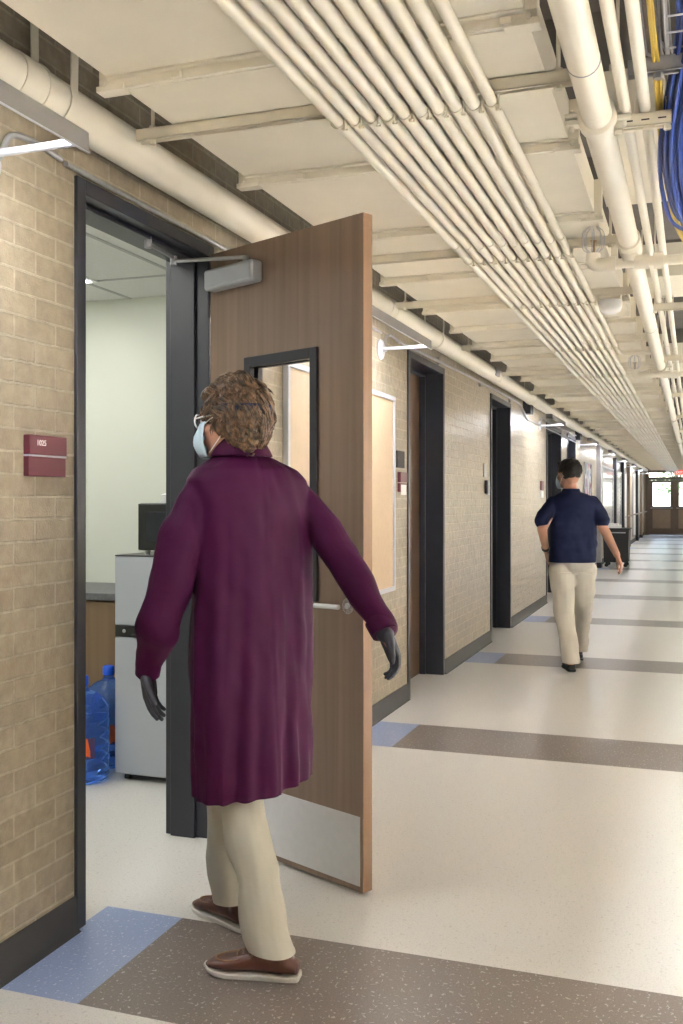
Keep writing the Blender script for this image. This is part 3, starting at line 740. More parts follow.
# ------------------------------------------------------------------ signs, boards and wall things
def text_mesh(body, size, depth, M_, m, par, name='lettering', bold=0.0):
    cu = bpy.data.curves.new('t', 'FONT'); cu.body = body; cu.size = size; cu.extrude = depth; cu.offset = bold
    o = bpy.data.objects.new('t', cu); C.objects.link(o)
    dg = bpy.context.evaluated_depsgraph_get(); me = bpy.data.meshes.new_from_object(o.evaluated_get(dg))
    bpy.data.objects.remove(o); bpy.data.curves.remove(cu)
    me.transform(M_); o = link(name, me, m, par, 0); return o
# wall facing +X: text runs along +Y... seen from the corridor its reading direction is +Y
WT = lambda x, y, z: Matrix(((0,0,1,x), (1,0,0,y), (0,1,0,z), (0,0,0,1)))
s = thing('room_sign', 'maroon room number plaque reading 1025 on the brick left of the open doorway', 'sign', (XL, 2.498, 1.472))
MB().box(0.001, .020, 0, .188, 0, .06).build('lower_plate', M['maroon_sign'], s, bevel=.002)
MB().box(0.001, .024, 0, .188, .066, .125).build('upper_plate', M['maroon_sign'], s, bevel=.002)
MB().box(0.001, .022, 0, .188, .0602, .0658).build('silver_strip', M['arm'], s)
text_mesh('1025', .024, .0006, WT(.0245, .033, .094), M['white'], s, bold=.0004)
s = thing('room_sign', 'small maroon room sign with a paper slip left of the second door', 'sign', (XL, 6.50, 1.455))
MB().box(0.001, .020, 0, .17, 0, .06).build('lower_plate', M['maroon_sign'], s, bevel=.002)
MB().box(0.001, .024, 0, .17, .066, .135).build('upper_plate', M['maroon_sign'], s, bevel=.002)
MB().box(.0205, .0215, .02, .15, -.02, .05).build('paper_slip', M['paper'], s)
s = thing('wall_plate', 'square black plate on the brick above the small maroon sign', 'plate', (XL, 6.46, 1.62))
MB().box(.001, .012, 0, .18, 0, .115).build('plate', M['black'], s, bevel=.002)
MB().box(.012, .0135, .012, .168, .01, .105).build('face', M['blackpaint'], s)
s = thing('wall_switch', 'grey blank cover plate on the brick left of the black door', 'plate', (XL, 9.42, 1.62))
MB().box(.001, .010, 0, .13, 0, .13).build('plate', M['gal'], s, bevel=.002)
MB().ell((.011, .065, .02), (.002, .006, .006)).ell((.011, .065, .11), (.002, .006, .006)).build('screw', M['alu'], s)
s = thing('card_reader', 'small dark and white card reader beside the black door frame', 'card reader', (XL, 9.48, 1.46))
MB().box(.001, .03, 0, .05, 0, .13).build('body', M['darkplastic'], s, bevel=.004)
MB().box(.001, .028, .055, .14, -.01, .12).build('reader_face', M['arm'], s, bevel=.004)
for y, lab in ((13.15, 'tiny maroon sign with white slip on the brightly lit brick beside the walking man'),):
    s = thing('room_sign', lab, 'sign', (XL, y, 1.45))
    MB().box(.001, .02, 0, .2, .08, .2).build('upper_plate', M['maroon_sign'], s, bevel=.002)
    MB().box(.001, .018, 0, .2, -.02, .07).build('paper_slip', M['paper'], s)

def board(y0, y1, z0, z1, label, face, name='bulletin_board', fr=.028):
    b = thing(name, label, 'board', (XL, y0, z0)); w_, h_ = y1-y0, z1-z0
    MB().box(.001, .030, 0, w_, 0, fr).box(.001, .030, 0, w_, h_-fr, h_).box(.001, .030, 0, fr, fr, h_-fr).box(.001, .030, w_-fr, w_, fr, h_-fr).build('board_frame', M['arm'] if name == 'bulletin_board' else M['gal'], b, bevel=.002)
    MB().box(.001, .018, fr, w_-fr, fr, h_-fr).build('board_face', face, b, smooth=0)
    return b
board(4.50, 6.36, .80, 2.085, 'tan tackboard in a silver frame on the brick behind the open door', M['board'])
def case(y0, y1, z0, z1, label):
    """glass fronted display case with slatted back"""
    b = thing('display_case', label, 'display case', (XL, y0, z0)); w_, h_ = y1-y0, z1-z0
    MB().box(.001, .05, 0, w_, 0, .04).box(.001, .05, 0, w_, h_-.04, h_).box(.001, .05, 0, .04, .04, h_-.04).box(.001, .05, w_-.04, w_, .04, h_-.04).box(.001, .012, .04, w_-.04, .04, h_-.04).build('case_frame', M['alu'], b)
    m = MB(); n = int(h_/.11)
    for k in range(n): m.box(.013, .03, .05, w_-.05, .06+k*.11, .10+k*.11)
    m.build('slat_panel', M['arm'], b, smooth=0)
    MB().box(.042, .046, .04, w_-.04, .04, h_-.04).build('glass_panel', M['case_glass'], b, smooth=0)
case(22.1, 25.2, .55, 2.15, 'slatted display case with silver frame on the far brick wall, nearest of the two')
case(26.2, 28.0, .55, 2.15, 'smaller slatted display case further along the far wall')
M['poster'] = None
m_, nt_, p_ = nodes('poster_print'); M['poster'] = m_
vt = nt_.nodes.new('ShaderNodeTexVoronoi'); vt.inputs['Scale'].default_value = 7; tc_ = nt_.nodes.new('ShaderNodeTexCoord'); nt_.links.new(tc_.outputs['Object'], vt.inputs['Vector'])
rp = nt_.nodes.new('ShaderNodeValToRGB'); rp.color_ramp.elements[0].color = (.75,.78,.85,1); rp.color_ramp.elements[1].color = (.6,.1,.12,1); rp.color_ramp.elements[0].position = .55
e_ = rp.color_ramp.elements.new(.75); e_.color = (.12,.25,.6,1)
sc_ = nt_.nodes.new('ShaderNodeSeparateColor'); nt_.links.new(vt.outputs['Color'], sc_.inputs[0]); nt_.links.new(sc_.outputs[0], rp.inputs['Fac']); nt_.links.new(rp.outputs['Color'], p_.inputs['Base Color'])
board(18.6, 19.9, 1.35, 2.1, 'small framed print with red and blue patches, right of the walking man\'s head', M['poster'], 'wall_poster', .02)
# pilasters / posts and bright steel door frames of the far stretch
for k, (y, w_, m_, h_, lab) in enumerate(((21.1, .28, 'gal', 2.55, 'grey vertical pilaster on the far wall right of the man'), (25.5, .35, 'frame', 2.45, 'dark post between the two slatted display cases'), (28.3, .5, 'frame', 2.45, 'dark post after the slatted display cases'), (30.9, .35, 'bronze_panel', 2.45, 'brown post on the far wall'), (35.6, .5, 'frame', 2.45, 'dark post near the end of the corridor'), (38.5, .4, 'bronze_panel', 2.45, 'brown post nearest the exit doors'))):
    p = thing('wall_post', lab, 'post', (XL, y, 0))
    MB().box(.001, .09, 0, w_, 0, h_).build('shaft', M[m_], p, bevel=.005)
    MB().box(.001, .10, -.01, w_+.01, 0, .11).build('base', M['black'], p, bevel=.003)
for k, (y0, y1, z0, z1, lab) in enumerate(((29.3, 30.6, .25, 2.2, 'tall white panel on the far wall, nearer one'), (31.6, 33.2, .8, 2.2, 'pale tan board on the far wall between brown and dark posts'), (33.9, 35.4, .2, 2.3, 'tall white panel on the far wall, closer to the exit'))):
    board(y0, y1, z0, z1, lab, M['board'] if k == 1 else M['white'], 'wall_panel', .04)
hr = thing('handrail', 'brown handrail on the far part of the brick wall', 'handrail')
MB().tube([(XL+.14, 29.0, .95), (XL+.14, 41.0, .95)], .02, 10).build('rail', M['bronze_panel'], hr)
for k in range(7): MB().tube([(XL, 29.4+k*1.85, .90), (XL+.14, 29.4+k*1.85, .93)], .01, 8).build('rail_bracket', M['gal'], hr)

# exit sign
es = thing('exit_sign', 'red illuminated EXIT sign hanging above the far doors', 'sign', (-.72, 41.2, 2.385))
MB().box(0, .34, 0, .05, 0, .20).build('housing', M['white'], es, bevel=.004)
MB().box(.008, .332, -.004, -.0005, .008, .192).build('sign_face', emit('exit_red', (.75, .06, .04), .22), es, smooth=0)
text_mesh('EXIT', .13, .001, Matrix(((1,0,0,.045), (0,0,-1,-.0055), (0,1,0,.055), (0,0,0,1))), emit('exit_white', (1, .85, .8), .3), es)
MB().tube([(.17, .025, .2), (.17, .025, ZT-2.40)], .01, 8).build('stem', M['gal'], es)

# black bin cart
ct = thing('utility_cart', 'black box cart on casters standing against the far brick wall', 'cart', (-1.80, 21.45, 0))
MB().prism([(.02, .10), (.50, .10), (.53, .78), (0, .78)], 0, .7).build('body', M['black'], ct, bevel=.01)
MB().box(-.012, .545, -.012, .712, .78, .81).build('rim', M['blackpaint'], ct, bevel=.008)
for x, y in ((.07, .08), (.45, .08), (.07, .62), (.45, .62)):
    wh = MB().tube([(x, y-.015, .04), (x, y+.015, .04)], .04, 16).box(x-.02, x+.02, y-.022, y-.017, .03, .10).box(x-.02, x+.02, y+.017, y+.022, .03, .10)
    wh.build('caster', M['black'], ct)
MB().tube([(.08, -.03, .72), (.46, -.03, .72)], .012, 8).box(.08, .10, -.03, 0, .71, .73).box(.44, .46, -.03, 0, .71, .73).build('handle', M['gal'], ct)
pp = MB().box(-1.74, -1.45, 21.6, 21.95, .811, .87).box(-1.72, -1.50, 21.62, 21.9, .871, .90)
tag(pp.build('paper_stack', M['paper'], bevel=.003), 'white paper packages lying on top of the black cart', 'papers')

# ------------------------------------------------------------------ outside, beyond the exit doors
tag(MB().box(-14, 14, Y1+.25, Y1+40, -.14, -.02).build('ground', mat('pale_pavement', (.45,.44,.42), .8, var=.1, scale=.6), smooth=0), 'pale paving outside the exit doors', 'ground', kind='structure')
M['leaf'] = mat('leaf_green', (.10,.22,.06), .5, var=.4, scale=.8)
M['bark'] = mat('bark', (.12,.085,.06), .85, var=.2)
for k, (x, y, h, lab) in enumerate(((-3.3, 54, 5.2, 'green leafy tree outside the left pane of the exit doors'), (-.9, 57, 6.0, 'green leafy tree outside, behind the middle of the exit doors'), (2.4, 53, 4.8, 'green leafy tree outside on the right'), (-6.0, 58, 6.0, 'green leafy tree outside far left'))):
    t = thing('tree', lab, 'tree', (x, y, -.02), group='trees outside the exit')
    MB().tube([(0, 0, 0), (.05, 0, h*.35), (0, .05, h*.7)], [.14, .10, .05], 10).tube([(.04, 0, h*.35), (.5, .2, h*.65)], [.06, .03], 8).tube([(.04, 0, h*.3), (-.5, -.2, h*.62)], [.06, .03], 8).build('trunk', M['bark'], t)
    m = MB()
    for q in range(1500):
        d = Vector((random.gauss(0, 1), random.gauss(0, 1), random.gauss(0, 1))).normalized()*random.uniform(.45, 1)
        p = Vector((d.x*1.5, d.y*1.5, h*.62+d.z*h*.42)); r = Matrix.Rotation(random.uniform(0, 6), 4, Vector((random.random(), random.random(), random.random())).normalized())
        a = random.uniform(.07, .13)
        m.add([(-a, 0, 0), (0, -a*.5, .01), (a, 0, 0), (0, a*.5, .01)], [(0,1,2,3)], Matrix.Translation(p) @ r)
    m.build('crown', M['leaf'], t, smooth=0)
# ------------------------------------------------------------------ people
CR = Vector((.9426, .3338, 0)); CF = Vector((-.3338, .9426, 0)); UP_ = Vector((0, 0, 1))
def axes(r, f):
    """heading as (right, forward) components -> world forward and right unit vectors"""
    fw = (CR*r+CF*f).normalized(); return fw, Vector((fw.y, -fw.x, 0))
def frame_at(o, fw, pitch=0.0, roll=0.0):
    rt = Vector((fw.y, -fw.x, 0)).normalized()
    Mx = Matrix((rt, fw, UP_)).transposed().to_4x4()
    return Matrix.Translation(Vector(o)) @ Mx @ Matrix.Rotation(pitch, 4, 'X') @ Matrix.Rotation(roll, 4, 'Y')
def head(mb, T):
    """skull, face, jaw, nose, brows, lips, ears; x right, y forward, z up, eyes at 0"""
    mb.ell((0, -.018, .034), (.074, .094, .086), T).ell((0, .03, -.03), (.060, .060, .078), T).ell((0, .035, -.074), (.047, .050, .034), T)
    mb.ell((0, .070, -.096), (.022, .020, .018), T).ell((0, -.05, -.03), (.058, .055, .06), T)
    mb.cap((0, .088, .006), .008, (0, .108, -.030), .0125, T).ell((-.012, .098, -.034), (.010, .012, .009), T).ell((.012, .098, -.034), (.010, .012, .009), T)
    mb.cap((-.036, .074, .020), .011, (-.012, .084, .018), .011, T).cap((.036, .074, .020), .011, (.012, .084, .018), .011, T)
    mb.ell((-.031, .074, 0), (.015, .012, .011), T).ell((.031, .074, 0), (.015, .012, .011), T)
    mb.ell((0, .086, -.060), (.025, .012, .007), T).ell((0, .084, -.069), (.022, .012, .007), T)
    mb.ell((-.042, .058, -.028), (.020, .022, .022), T).ell((.042, .058, -.028), (.020, .022, .022), T)
    for s in (-1, 1):
        Te = T @ Matrix.Translation((s*.077, -.010, -.012)) @ Matrix.Rotation(s*.35, 4, 'Z')
        mb.ell((0, 0, 0), (.008, .020, .031), Te).ell((s*.006, .004, .012), (.007, .018, .018), Te).ell((0, .006, -.026), (.007, .010, .011), Te)
def hand(mb, wrist, d, palm_n, side=1, curl=.5, sc=1.0):
    """palm with four unequal bent fingers and a thumb leaving its side; d: towards fingers, palm_n: direction the palm faces"""
    d = Vector(d).normalized(); n = Vector(palm_n); n = (n-d*n.dot(d)).normalized(); s = d.cross(n).normalized()*side
    w = Vector(wrist)
    def P(a, b, c): return w+(d*a+s*b+n*c)*sc
    for b in (-.028, -.010, .010, .026): mb.cap(P(.012, b*.75, 0), .017*sc, P(.082, b, .002), .0125*sc)
    mb.cap(P(0, -.008, 0), .024*sc, P(0, .008, 0), .024*sc)
    for i, (b, L_) in enumerate(((.030, .070), (.010, .079), (-.010, .073), (-.029, .057))):
        p = P(.086, b, .002); a = .15; r = .0092
        for k, f in enumerate((.45, .31, .24)):
            a += curl*(.55+.12*i if k else .4)
            q = p+(d*cos(a)+n*sin(a)+s*(.06*(1.5-i) if k == 0 else 0))*L_*f*sc
            mb.cap(p, r*sc, q, (r-.0009)*sc, seg=10); p = q; r -= .0009
    p0 = P(.020, .026, .004); p1 = P(.050, .047, .018); p2 = P(.078, .052, .028); p3 = P(.098, .050, .036)
    mb.cap(p0, .016*sc, p1, .0125*sc).cap(p1, .0118*sc, p2, .0105*sc).cap(p2, .0105*sc, p3, .009*sc)
def shoe(heel, fw, ln=.28, pitch=0.0, name='shoe', sole_m=None, m=None, par=None, lace=None):
    """low leather shoe: welted sole, moulded upper, moccasin seam and lace"""
    T = frame_at(heel, fw, pitch)
    st = [(0, .026, .050), (.03, .033, .062), (.08, .035, .070), (.125, .036, .074), (.165, .042, .064), (.205, .047, .050), (.240, .044, .042), (.265, .033, .034), (.280, .012, .026)]
    rings, sr = [], []; f = ln/.28
    for y, w_, h in st:
        r = []
        for k in range(24):
            q = 2*PI*k/24; cx, cz = cos(q), sin(q)
            r.append((w_*(abs(cx)**.8)*(1 if cx > 0 else -1), y*f, .018+(h-.018)*(.5+.5*(abs(cz)**.75)*(1 if cz > 0 else -1))))
        rings.append(r)
        zz = .012*max(0, (y-.2)/.08)**2
        sr.append([(-w_-.003, y*f, zz), (w_+.003, y*f, zz), (w_+.004, y*f, .016+zz*.6), (-w_-.004, y*f, .016+zz*.6)])
    mb = MB().loft(rings, T).cap((0, .055*f, .045), .034, (0, .05*f, .070), .034, T)
    sm = remesh(mb, .004, 4); o = link(name, sm, m, par, 60)
    MB().loft([[(x*.6, y-.004, z) for x, y, z in sr[0]]]+sr+[[(x*.5, y+.006, z) for x, y, z in sr[-1]]], T).build('shoe_sole', sole_m, o, bevel=.003)
    if lace:
        l = MB()
        for k in range(4): l.tube(spline([(-.02, (.125+.018*k)*f, .075-.005*k), (0, (.13+.018*k)*f, .083-.006*k), (.02, (.125+.018*k)*f, .075-.005*k)], 3), .0022, 6, T)
        l.tube(spline([(0, .13*f, .083), (.03, .12*f, .09), (.045, .13*f, .07), (.02, .135*f, .08)], 4), .002, 6, T).tube(spline([(0, .13*f, .083), (-.03, .12*f, .09), (-.045, .13*f, .07), (-.02, .135*f, .08)], 4), .002, 6, T)
        pts = [(-.030, .15*f, .058), (-.034, .19*f, .050), (-.026, .23*f, .044), (0, .25*f, .042), (.026, .23*f, .044), (.034, .19*f, .050), (.030, .15*f, .058)]
        l.tube(spline(pts, 5), .0025, 6, T)
        l.build('shoe_lace', lace, o)
    return o
def ring(c, a, b, fw, rt, n=48, p=.85, tilt=0):
    r = []
    for k in range(n):
        q = 2*PI*k/n; x = abs(cos(q))**p*(1 if cos(q) > 0 else -1)*a; y = abs(sin(q))**p*(1 if sin(q) > 0 else -1)*b
        v = Vector(c)+rt*x+fw*y; v.z += tilt*x; r.append(tuple(v))
    return r
def recentre(root, base):
    T = Matrix.Translation(-Vector(base))
    def walk(o):
        o.data.transform(T)
        for ch in o.children: walk(ch)
    walk(root); root.location = base
def open_hem(me, z, nrm=None, at=None):
    """trim the garment along a clean hem so that it stays open below"""
    bm = bmesh.new(); bm.from_mesh(me)
    co = Vector(at) if at else Vector((0, 0, z)); no = nrm if nrm else Vector((0, 0, 1))
    bmesh.ops.bisect_plane(bm, geom=bm.verts[:]+bm.edges[:]+bm.faces[:], plane_co=co, plane_no=no.normalized(), clear_inner=True)
    bm.to_mesh(me); bm.free()
def cloth_mat(name, col, rough=.7, weave=900, var=.06):
    m = mat(name, col, rough, var=var, scale=4, bump=.15, bscale=weave)
    m.node_tree.nodes['Principled BSDF'].inputs['Sheen Weight'].default_value = .0
    m.node_tree.nodes['Principled BSDF'].inputs['Specular IOR Level'].default_value = .12
    return m
SKIN = mat('skin', (.46, .25, .175), .5, var=.08, scale=12, bump=.05, bscale=200)
SKIN.node_tree.nodes['Principled BSDF'].inputs['Subsurface Weight'].default_value = .12
SKIN.node_tree.nodes['Principled BSDF'].inputs['Subsurface Radius'].default_value = (.02, .008, .004)
M['maroon'] = cloth_mat('maroon_coat_cloth', (.036, .0028, .025), .62)
M['khaki'] = cloth_mat('pale_khaki_cloth', (.42, .40, .335), .8)
M['navy'] = cloth_mat('navy_scrub_cloth', (.006, .009, .032), .75)
M['offwhite'] = cloth_mat('off_white_cloth', (.56, .53, .47), .8)
M['glove'] = mat('charcoal_glove', (.015, .018, .029), .5, var=.1)
M['leather'] = mat('brown_leather', (.085, .030, .020), .36, var=.2, scale=14, bump=.1, bscale=120)
M['solew'] = mat('white_rubber_sole', (.62, .60, .57), .5, var=.04)
M['lace'] = mat('tan_lace', (.30, .17, .09), .6)
M['mask'] = cloth_mat('pale_blue_mask', (.50, .66, .78), .8)
M['band'] = cloth_mat('navy_elastic', (.012, .017, .045), .7)
M['shoeblack'] = mat('black_shoe', (.012, .012, .013), .5, var=.1)
def hair_mat(name, a, b):
    m, nt, p = nodes(name); N = nt.nodes.new; L = nt.links.new
    tc = N('ShaderNodeTexCoord'); n = N('ShaderNodeTexNoise'); n.inputs['Scale'].default_value = 60; n.inputs['Detail'].default_value = 5
    L(tc.outputs['Object'], n.inputs['Vector']); r = N('ShaderNodeValToRGB'); r.color_ramp.elements[0].position = .35; r.color_ramp.elements[1].position = .68
    r.color_ramp.elements[0].color = (*a, 1); r.color_ramp.elements[1].color = (*b, 1); L(n.outputs['Fac'], r.inputs['Fac']); L(r.outputs['Color'], p.inputs['Base Color'])
    p.inputs['Roughness'].default_value = .42; return m
M['hair1'] = hair_mat('brown_hair', (.013, .0065, .0035), (.15, .083, .040))
M['hair2'] = hair_mat('black_hair', (.003, .0025, .002), (.011, .009, .008))

# ---- person in the maroon coat, stepping through the first door
fw, rt = axes(-.61, .79)
hfw, hrt = axes(-.92, .39)
b = MB()
HC = (-1.3509, 2.7890, 1.6476); TH1 = frame_at(HC, hfw, -.06)
head(b, TH1)
b.limb([(-1.3287, 2.8287, 1.4938), (-1.3391, 2.8144, 1.5869)], [.062, .055])
b.loft([ring(c, a, d, fw, rt, 32) for c, a, d in (((-1.3123, 2.8451, 0.8732), .12, .09), ((-1.3064, 2.8472, 0.9610), .165, .105), ((-1.3064, 2.8472, 1.1178), .145, .095), ((-1.3123, 2.8451, 1.2746), .155, .105), ((-1.3140, 2.8339, 1.4000), .175, .105), ((-1.3199, 2.8318, 1.4625), .15, .085), ((-1.3228, 2.8308, 1.5063), .07, .06))])
SL, SR = (-1.4133, 2.7032, 1.4364), (-1.2186, 2.9631, 1.4386)
EL, WL = (-1.4987, 2.6358, 1.1240), (-1.5908, 2.6934, 0.8816)
ER, WR = (-1.0132, 2.9299, 1.1850), (-0.8694, 2.8429, 1.0030)
b.limb([SL, EL, WL], [.036, .038, .026]); b.limb([SR, ER, WR], [.036, .036, .026])
HLp, HRp = (-1.3444, 2.7754, 0.9379), (-1.2693, 2.9187, 0.9214)
KL, AL = (-1.3204, 2.7892, 0.4991), (-1.1511, 2.6688, 0.1176)
KR, AR = (-1.4365, 2.9284, 0.4622), (-1.4275, 2.9847, 0.0708)
b.limb([HLp, KL, AL], [.070, .050, .032]); b.limb([HRp, KR, AR], [.070, .050, .032])
# feet inside the shoes
footL = (Vector((-1.0882, 2.6996, 0.0030)), (Vector((-1.3815, 2.6615, 0.0001))-Vector((-1.0882, 2.6996, 0.0030))))
footR = (Vector((-1.3565, 2.9408, -0.0002)), (Vector((-1.6186, 3.0665, 0.0000))-Vector((-1.3565, 2.9408, -0.0002))))
for (h, dv), A_ in ((footL, AL), (footR, AR)):
    h.z = 0; dv.z = 0; dv.normalize(); b.limb([A_, h+dv*.06+UP_*.05, h+dv*.19+UP_*.035], [.030, .024, .016])
for w_, t_ in ((WL, (-1.5763, 2.6985, 0.7089)), (WR, (-0.8188, 2.8290, 0.9036))):
    d_ = (Vector(t_)-Vector(w_)).normalized(); b.limb([w_, Vector(w_)+d_*.06], [.020, .012])
p1 = link('person', remesh(b, .005, 4), SKIN, None, 180)
tag(p1, 'person with wavy brown hair in a long maroon coat stepping through the open doorway', 'person')

g = MB(); hand(g, WL, Vector((-1.5763, 2.6985, 0.7089))-Vector(WL), CF*-.2+CR, 1, .35, 1.02)
g.cap(Vector(WL)+(Vector(EL)-Vector(WL)).normalized()*.05, .032, WL, .029)
link('glove', remesh(g, .0035, 3), M['glove'], p1, 180)
g = MB(); hand(g, WR, Vector((-0.8188, 2.8290, 0.9036))-Vector(WR), CR*-1-CF*.3, -1, .7, .95)
g.cap(Vector(WR)+(Vector(ER)-Vector(WR)).normalized()*.05, .032, WR, .029)
link('glove', remesh(g, .0035, 3), M['glove'], p1, 180)

c = MB()
SIL = [((-1.3303, 2.8175, 1.5651), .062, .060, 0), ((-1.3303, 2.8175, 1.5402), .078, .070, 0), ((-1.3287, 2.8287, 1.5188), .120, .088, 0), ((-1.3199, 2.8318, 1.4938), .178, .108, 0), ((-1.3140, 2.8339, 1.4625), .206, .118, 0), ((-1.3111, 2.8349, 1.4250), .205, .126, 0), ((-1.3081, 2.8360, 1.3844), .198, .132, 0), ((-1.3064, 2.8472, 1.2746), .200, .138, 0), ((-1.3064, 2.8472, 1.1491), .198, .142, 0), ((-1.3094, 2.8461, 1.0237), .200, .148, 0), ((-1.3123, 2.8451, 0.8983), .200, .152, 0), ((-1.3123, 2.8451, 0.7415), .196, .154, .02), ((-1.3094, 2.8461, 0.6004), .190, .156, .06), ((-1.3064, 2.8472, 0.4750), .186, .156, .13)]
c.loft([ring(cc, a, d, fw, rt, 56, .9, t_) for cc, a, d, t_ in SIL])
c.limb([(-1.4104, 2.7042, 1.4243), (-1.4503, 2.6583, 1.3038), (-1.4849, 2.6354, 1.1305), (-1.5205, 2.6440, 1.0080)], [.054, .064, .068, .066])
c.limb([(-1.5205, 2.6440, 1.0080), (-1.5689, 2.6799, 0.9341), (-1.5879, 2.6944, 0.8755)], [.066, .050, .036])
c.limb([(-1.2186, 2.9631, 1.4225), (-1.0981, 2.9528, 1.3050), (-1.0070, 2.9214, 1.1826), (-0.9241, 2.8765, 1.0783), (-0.8751, 2.8514, 1.0107)], [.056, .058, .055, .047, .036])
me = remesh(c, .006, 5)
cen = Vector((-1.3094, 2.8461, 1.0864)); zt = cen.z
hem = Vector((-1.3064, 2.8472, 0.4750)).z
def folds(co, n):
    v = co-cen; x, y = v.dot(rt), v.dot(fw); ang = math.atan2(y, x); z = co.z
    on = max(0, min(1, (.235-math.hypot(x, y*1.25))/.03))
    t = max(0, min(1, (1.42-z)/.9)); d = 0
    if on > 0:
        u = ang*2.6+.18*sin(z*4)
        nn = noise.noise(Vector((u*1.5, z*.6, 1.3))); n2 = noise.noise(Vector((ang*5+z*.8, z*1.1, 4)))
        d += on*(.024*(.15+t)*nn+.009*(.3+t)*n2 - .003*math.exp(-((ang+PI/2+.10-.06*sin(z*4))/.05)**2)*(.25+t))
        d += on*.005*noise.noise(Vector((ang*3+z*8, z*7, 11)))
    s = 1-on
    a_ = v.dot(rt)*8+z*9
    d += s*(.014*noise.noise(Vector((a_, z*7, 7)))+.004*noise.noise(Vector((co.x*14, co.y*14, z*12))))
    return d+.0012*noise.noise(co*26)
displace(me, folds)
open_hem(me, 0, UP_-rt*.13, Vector((-1.3064, 2.8472, 0.4750))+UP_*.040)
coat = link('lab_coat', me, M['maroon'], p1, 180)
sm_ = coat.modifiers.new('cloth', 'SOLIDIFY'); sm_.thickness = .003; sm_.offset = -1
# standing collar and turned cuffs
col = MB(); cc = Vector((-1.3333, 2.8164, 1.5682)); pr_ = []
for dz, aa, bb in ((-.030, .088, .078), (.006, .070, .066), (.018, .066, .062), (.022, .070, .066), (.008, .080, .074), (-.034, .100, .088)):
    pr_.append(ring(cc+UP_*dz-fw*.01, aa, bb, fw, rt, 40, 1))
col.loft(pr_); cm_ = remesh(col, .004, 3); displace(cm_, lambda co, n: .004*noise.noise(co*20)); link('collar', cm_, M['maroon'], coat, 180)
for a_, b_, r_, nm in (((-1.5733, 2.6784, 0.9157), (-1.5894, 2.6939, 0.8631), .038, 'cuff'), ((-0.8981, 2.8645, 1.0412), (-0.8694, 2.8429, 1.0030), .041, 'cuff')):
    a_, b_ = Vector(a_), Vector(b_)
    MB().tube([a_, a_.lerp(b_, .1), b_, b_.lerp(a_, .05)], [r_-.006, r_+.003, r_, r_-.008], 24).build(nm, M['maroon'], coat, smooth=60)
# back seam: a stitched line down the coat and a hanging pocket flap on the side
tr_ = MB()
tr_.limb([(-1.3450, 2.8123, 0.7769), KL, (-1.2344, 2.7189, 0.2937), (-1.1832, 2.6840, 0.1359), (-1.1511, 2.6688, 0.0651)], [.085, .068, .068, .066, .064])
tr_.limb([(-1.2842, 2.8975, 0.7648), KR, (-1.4453, 2.9465, 0.2533), (-1.4352, 2.9554, 0.1367), (-1.4312, 2.9621, 0.0460)], [.085, .074, .068, .066, .064])
tr_.ell((-1.3064, 2.8472, 0.8607), (.14, .11, .12))
me = remesh(tr_, .006, 4)
def tf(co, n): return .013*noise.noise(Vector((co.x*6, co.y*6, co.z*9-co.x*4)))+.010*noise.noise(Vector((co.x*16, co.y*16, co.z*7+3)))
displace(me, tf); open_hem(me, .088); tt = link('trousers', me, M['khaki'], p1, 180)
shoe(footL[0], footL[1], .285, 0, 'shoe', M['solew'], M['leather'], p1, M['lace'])
shoe(footR[0], footR[1], .285, 0, 'shoe', M['solew'], M['leather'], p1, M['lace'])

# hair: soft cap, then wavy locks laid over it
def hair(T, m, par, cap, locks, ctr, rad, curl, rad_l, steps, stepl, cut, seed=3, down=1.0, strands=1, clump=.0):
    rnd = random.Random(seed); h = MB()
    for c_, r_ in cap: h.ell(c_, r_)
    me = remesh(h, .006, 4); displace(me, lambda co, n: .006*noise.noise(co*24)+.003*noise.noise(co*70))
    bm = bmesh.new(); bm.from_mesh(me); me2 = [tuple(v.co) for v in bm.verts]; f2 = [tuple(v.index for v in f.verts) for f in bm.faces]; bm.free()
    bpy.data.meshes.remove(me)
    L_ = MB().add(me2, f2, T); C_ = Vector(ctr); Rr = Vector(rad)
    k = 0
    while k < locks:
        d = Vector((rnd.gauss(0, 1), rnd.gauss(0, 1), rnd.gauss(0, 1))).normalized()
        if cut(d): continue
        k += 1; ph = rnd.uniform(0, 6.28); side = rnd.choice((-1, 1)); out = rnd.uniform(-.03, .12)+(.16*curl*rnd.random() if d.z < .1 else 0); fr = rnd.uniform(.7, 1.15); ln = rnd.uniform(.7, 1.25)
        for c_ in range(strands):
            p = (d+Vector((rnd.gauss(0, 1), rnd.gauss(0, 1), rnd.gauss(0, 1)))*clump).normalized(); pts = []; rs = []; o2 = out+rnd.uniform(-.03, .03); lift = rnd.uniform(0, .02)
            for i in range(steps):
                t = i/(steps-1)
                q = Vector((p.x*Rr.x, p.y*Rr.y, p.z*Rr.z))*(1+o2*t+lift+curl*.15*sin(ph+i*1.1*fr)*t**.5)+C_
                pts.append(T @ q); rs.append(rad_l*(.6+.5*sin(PI*min(1, t*1.05+.05)))*(1 if i < steps-1 else .25))
                flow = Vector((side*.2+.5*p.x, -.45, -down)); tang = flow-p*flow.dot(p)
                if tang.length < .05: tang = Vector((side, -.3, 0))
                tang.normalize(); sidev = p.cross(tang)
                p = (p+(tang+sidev*curl*sin(ph+i*.95*fr))*stepl*ln).normalized()
            L_.tube(pts, rs, 5)
    return L_.build('hair', m, par, smooth=180)
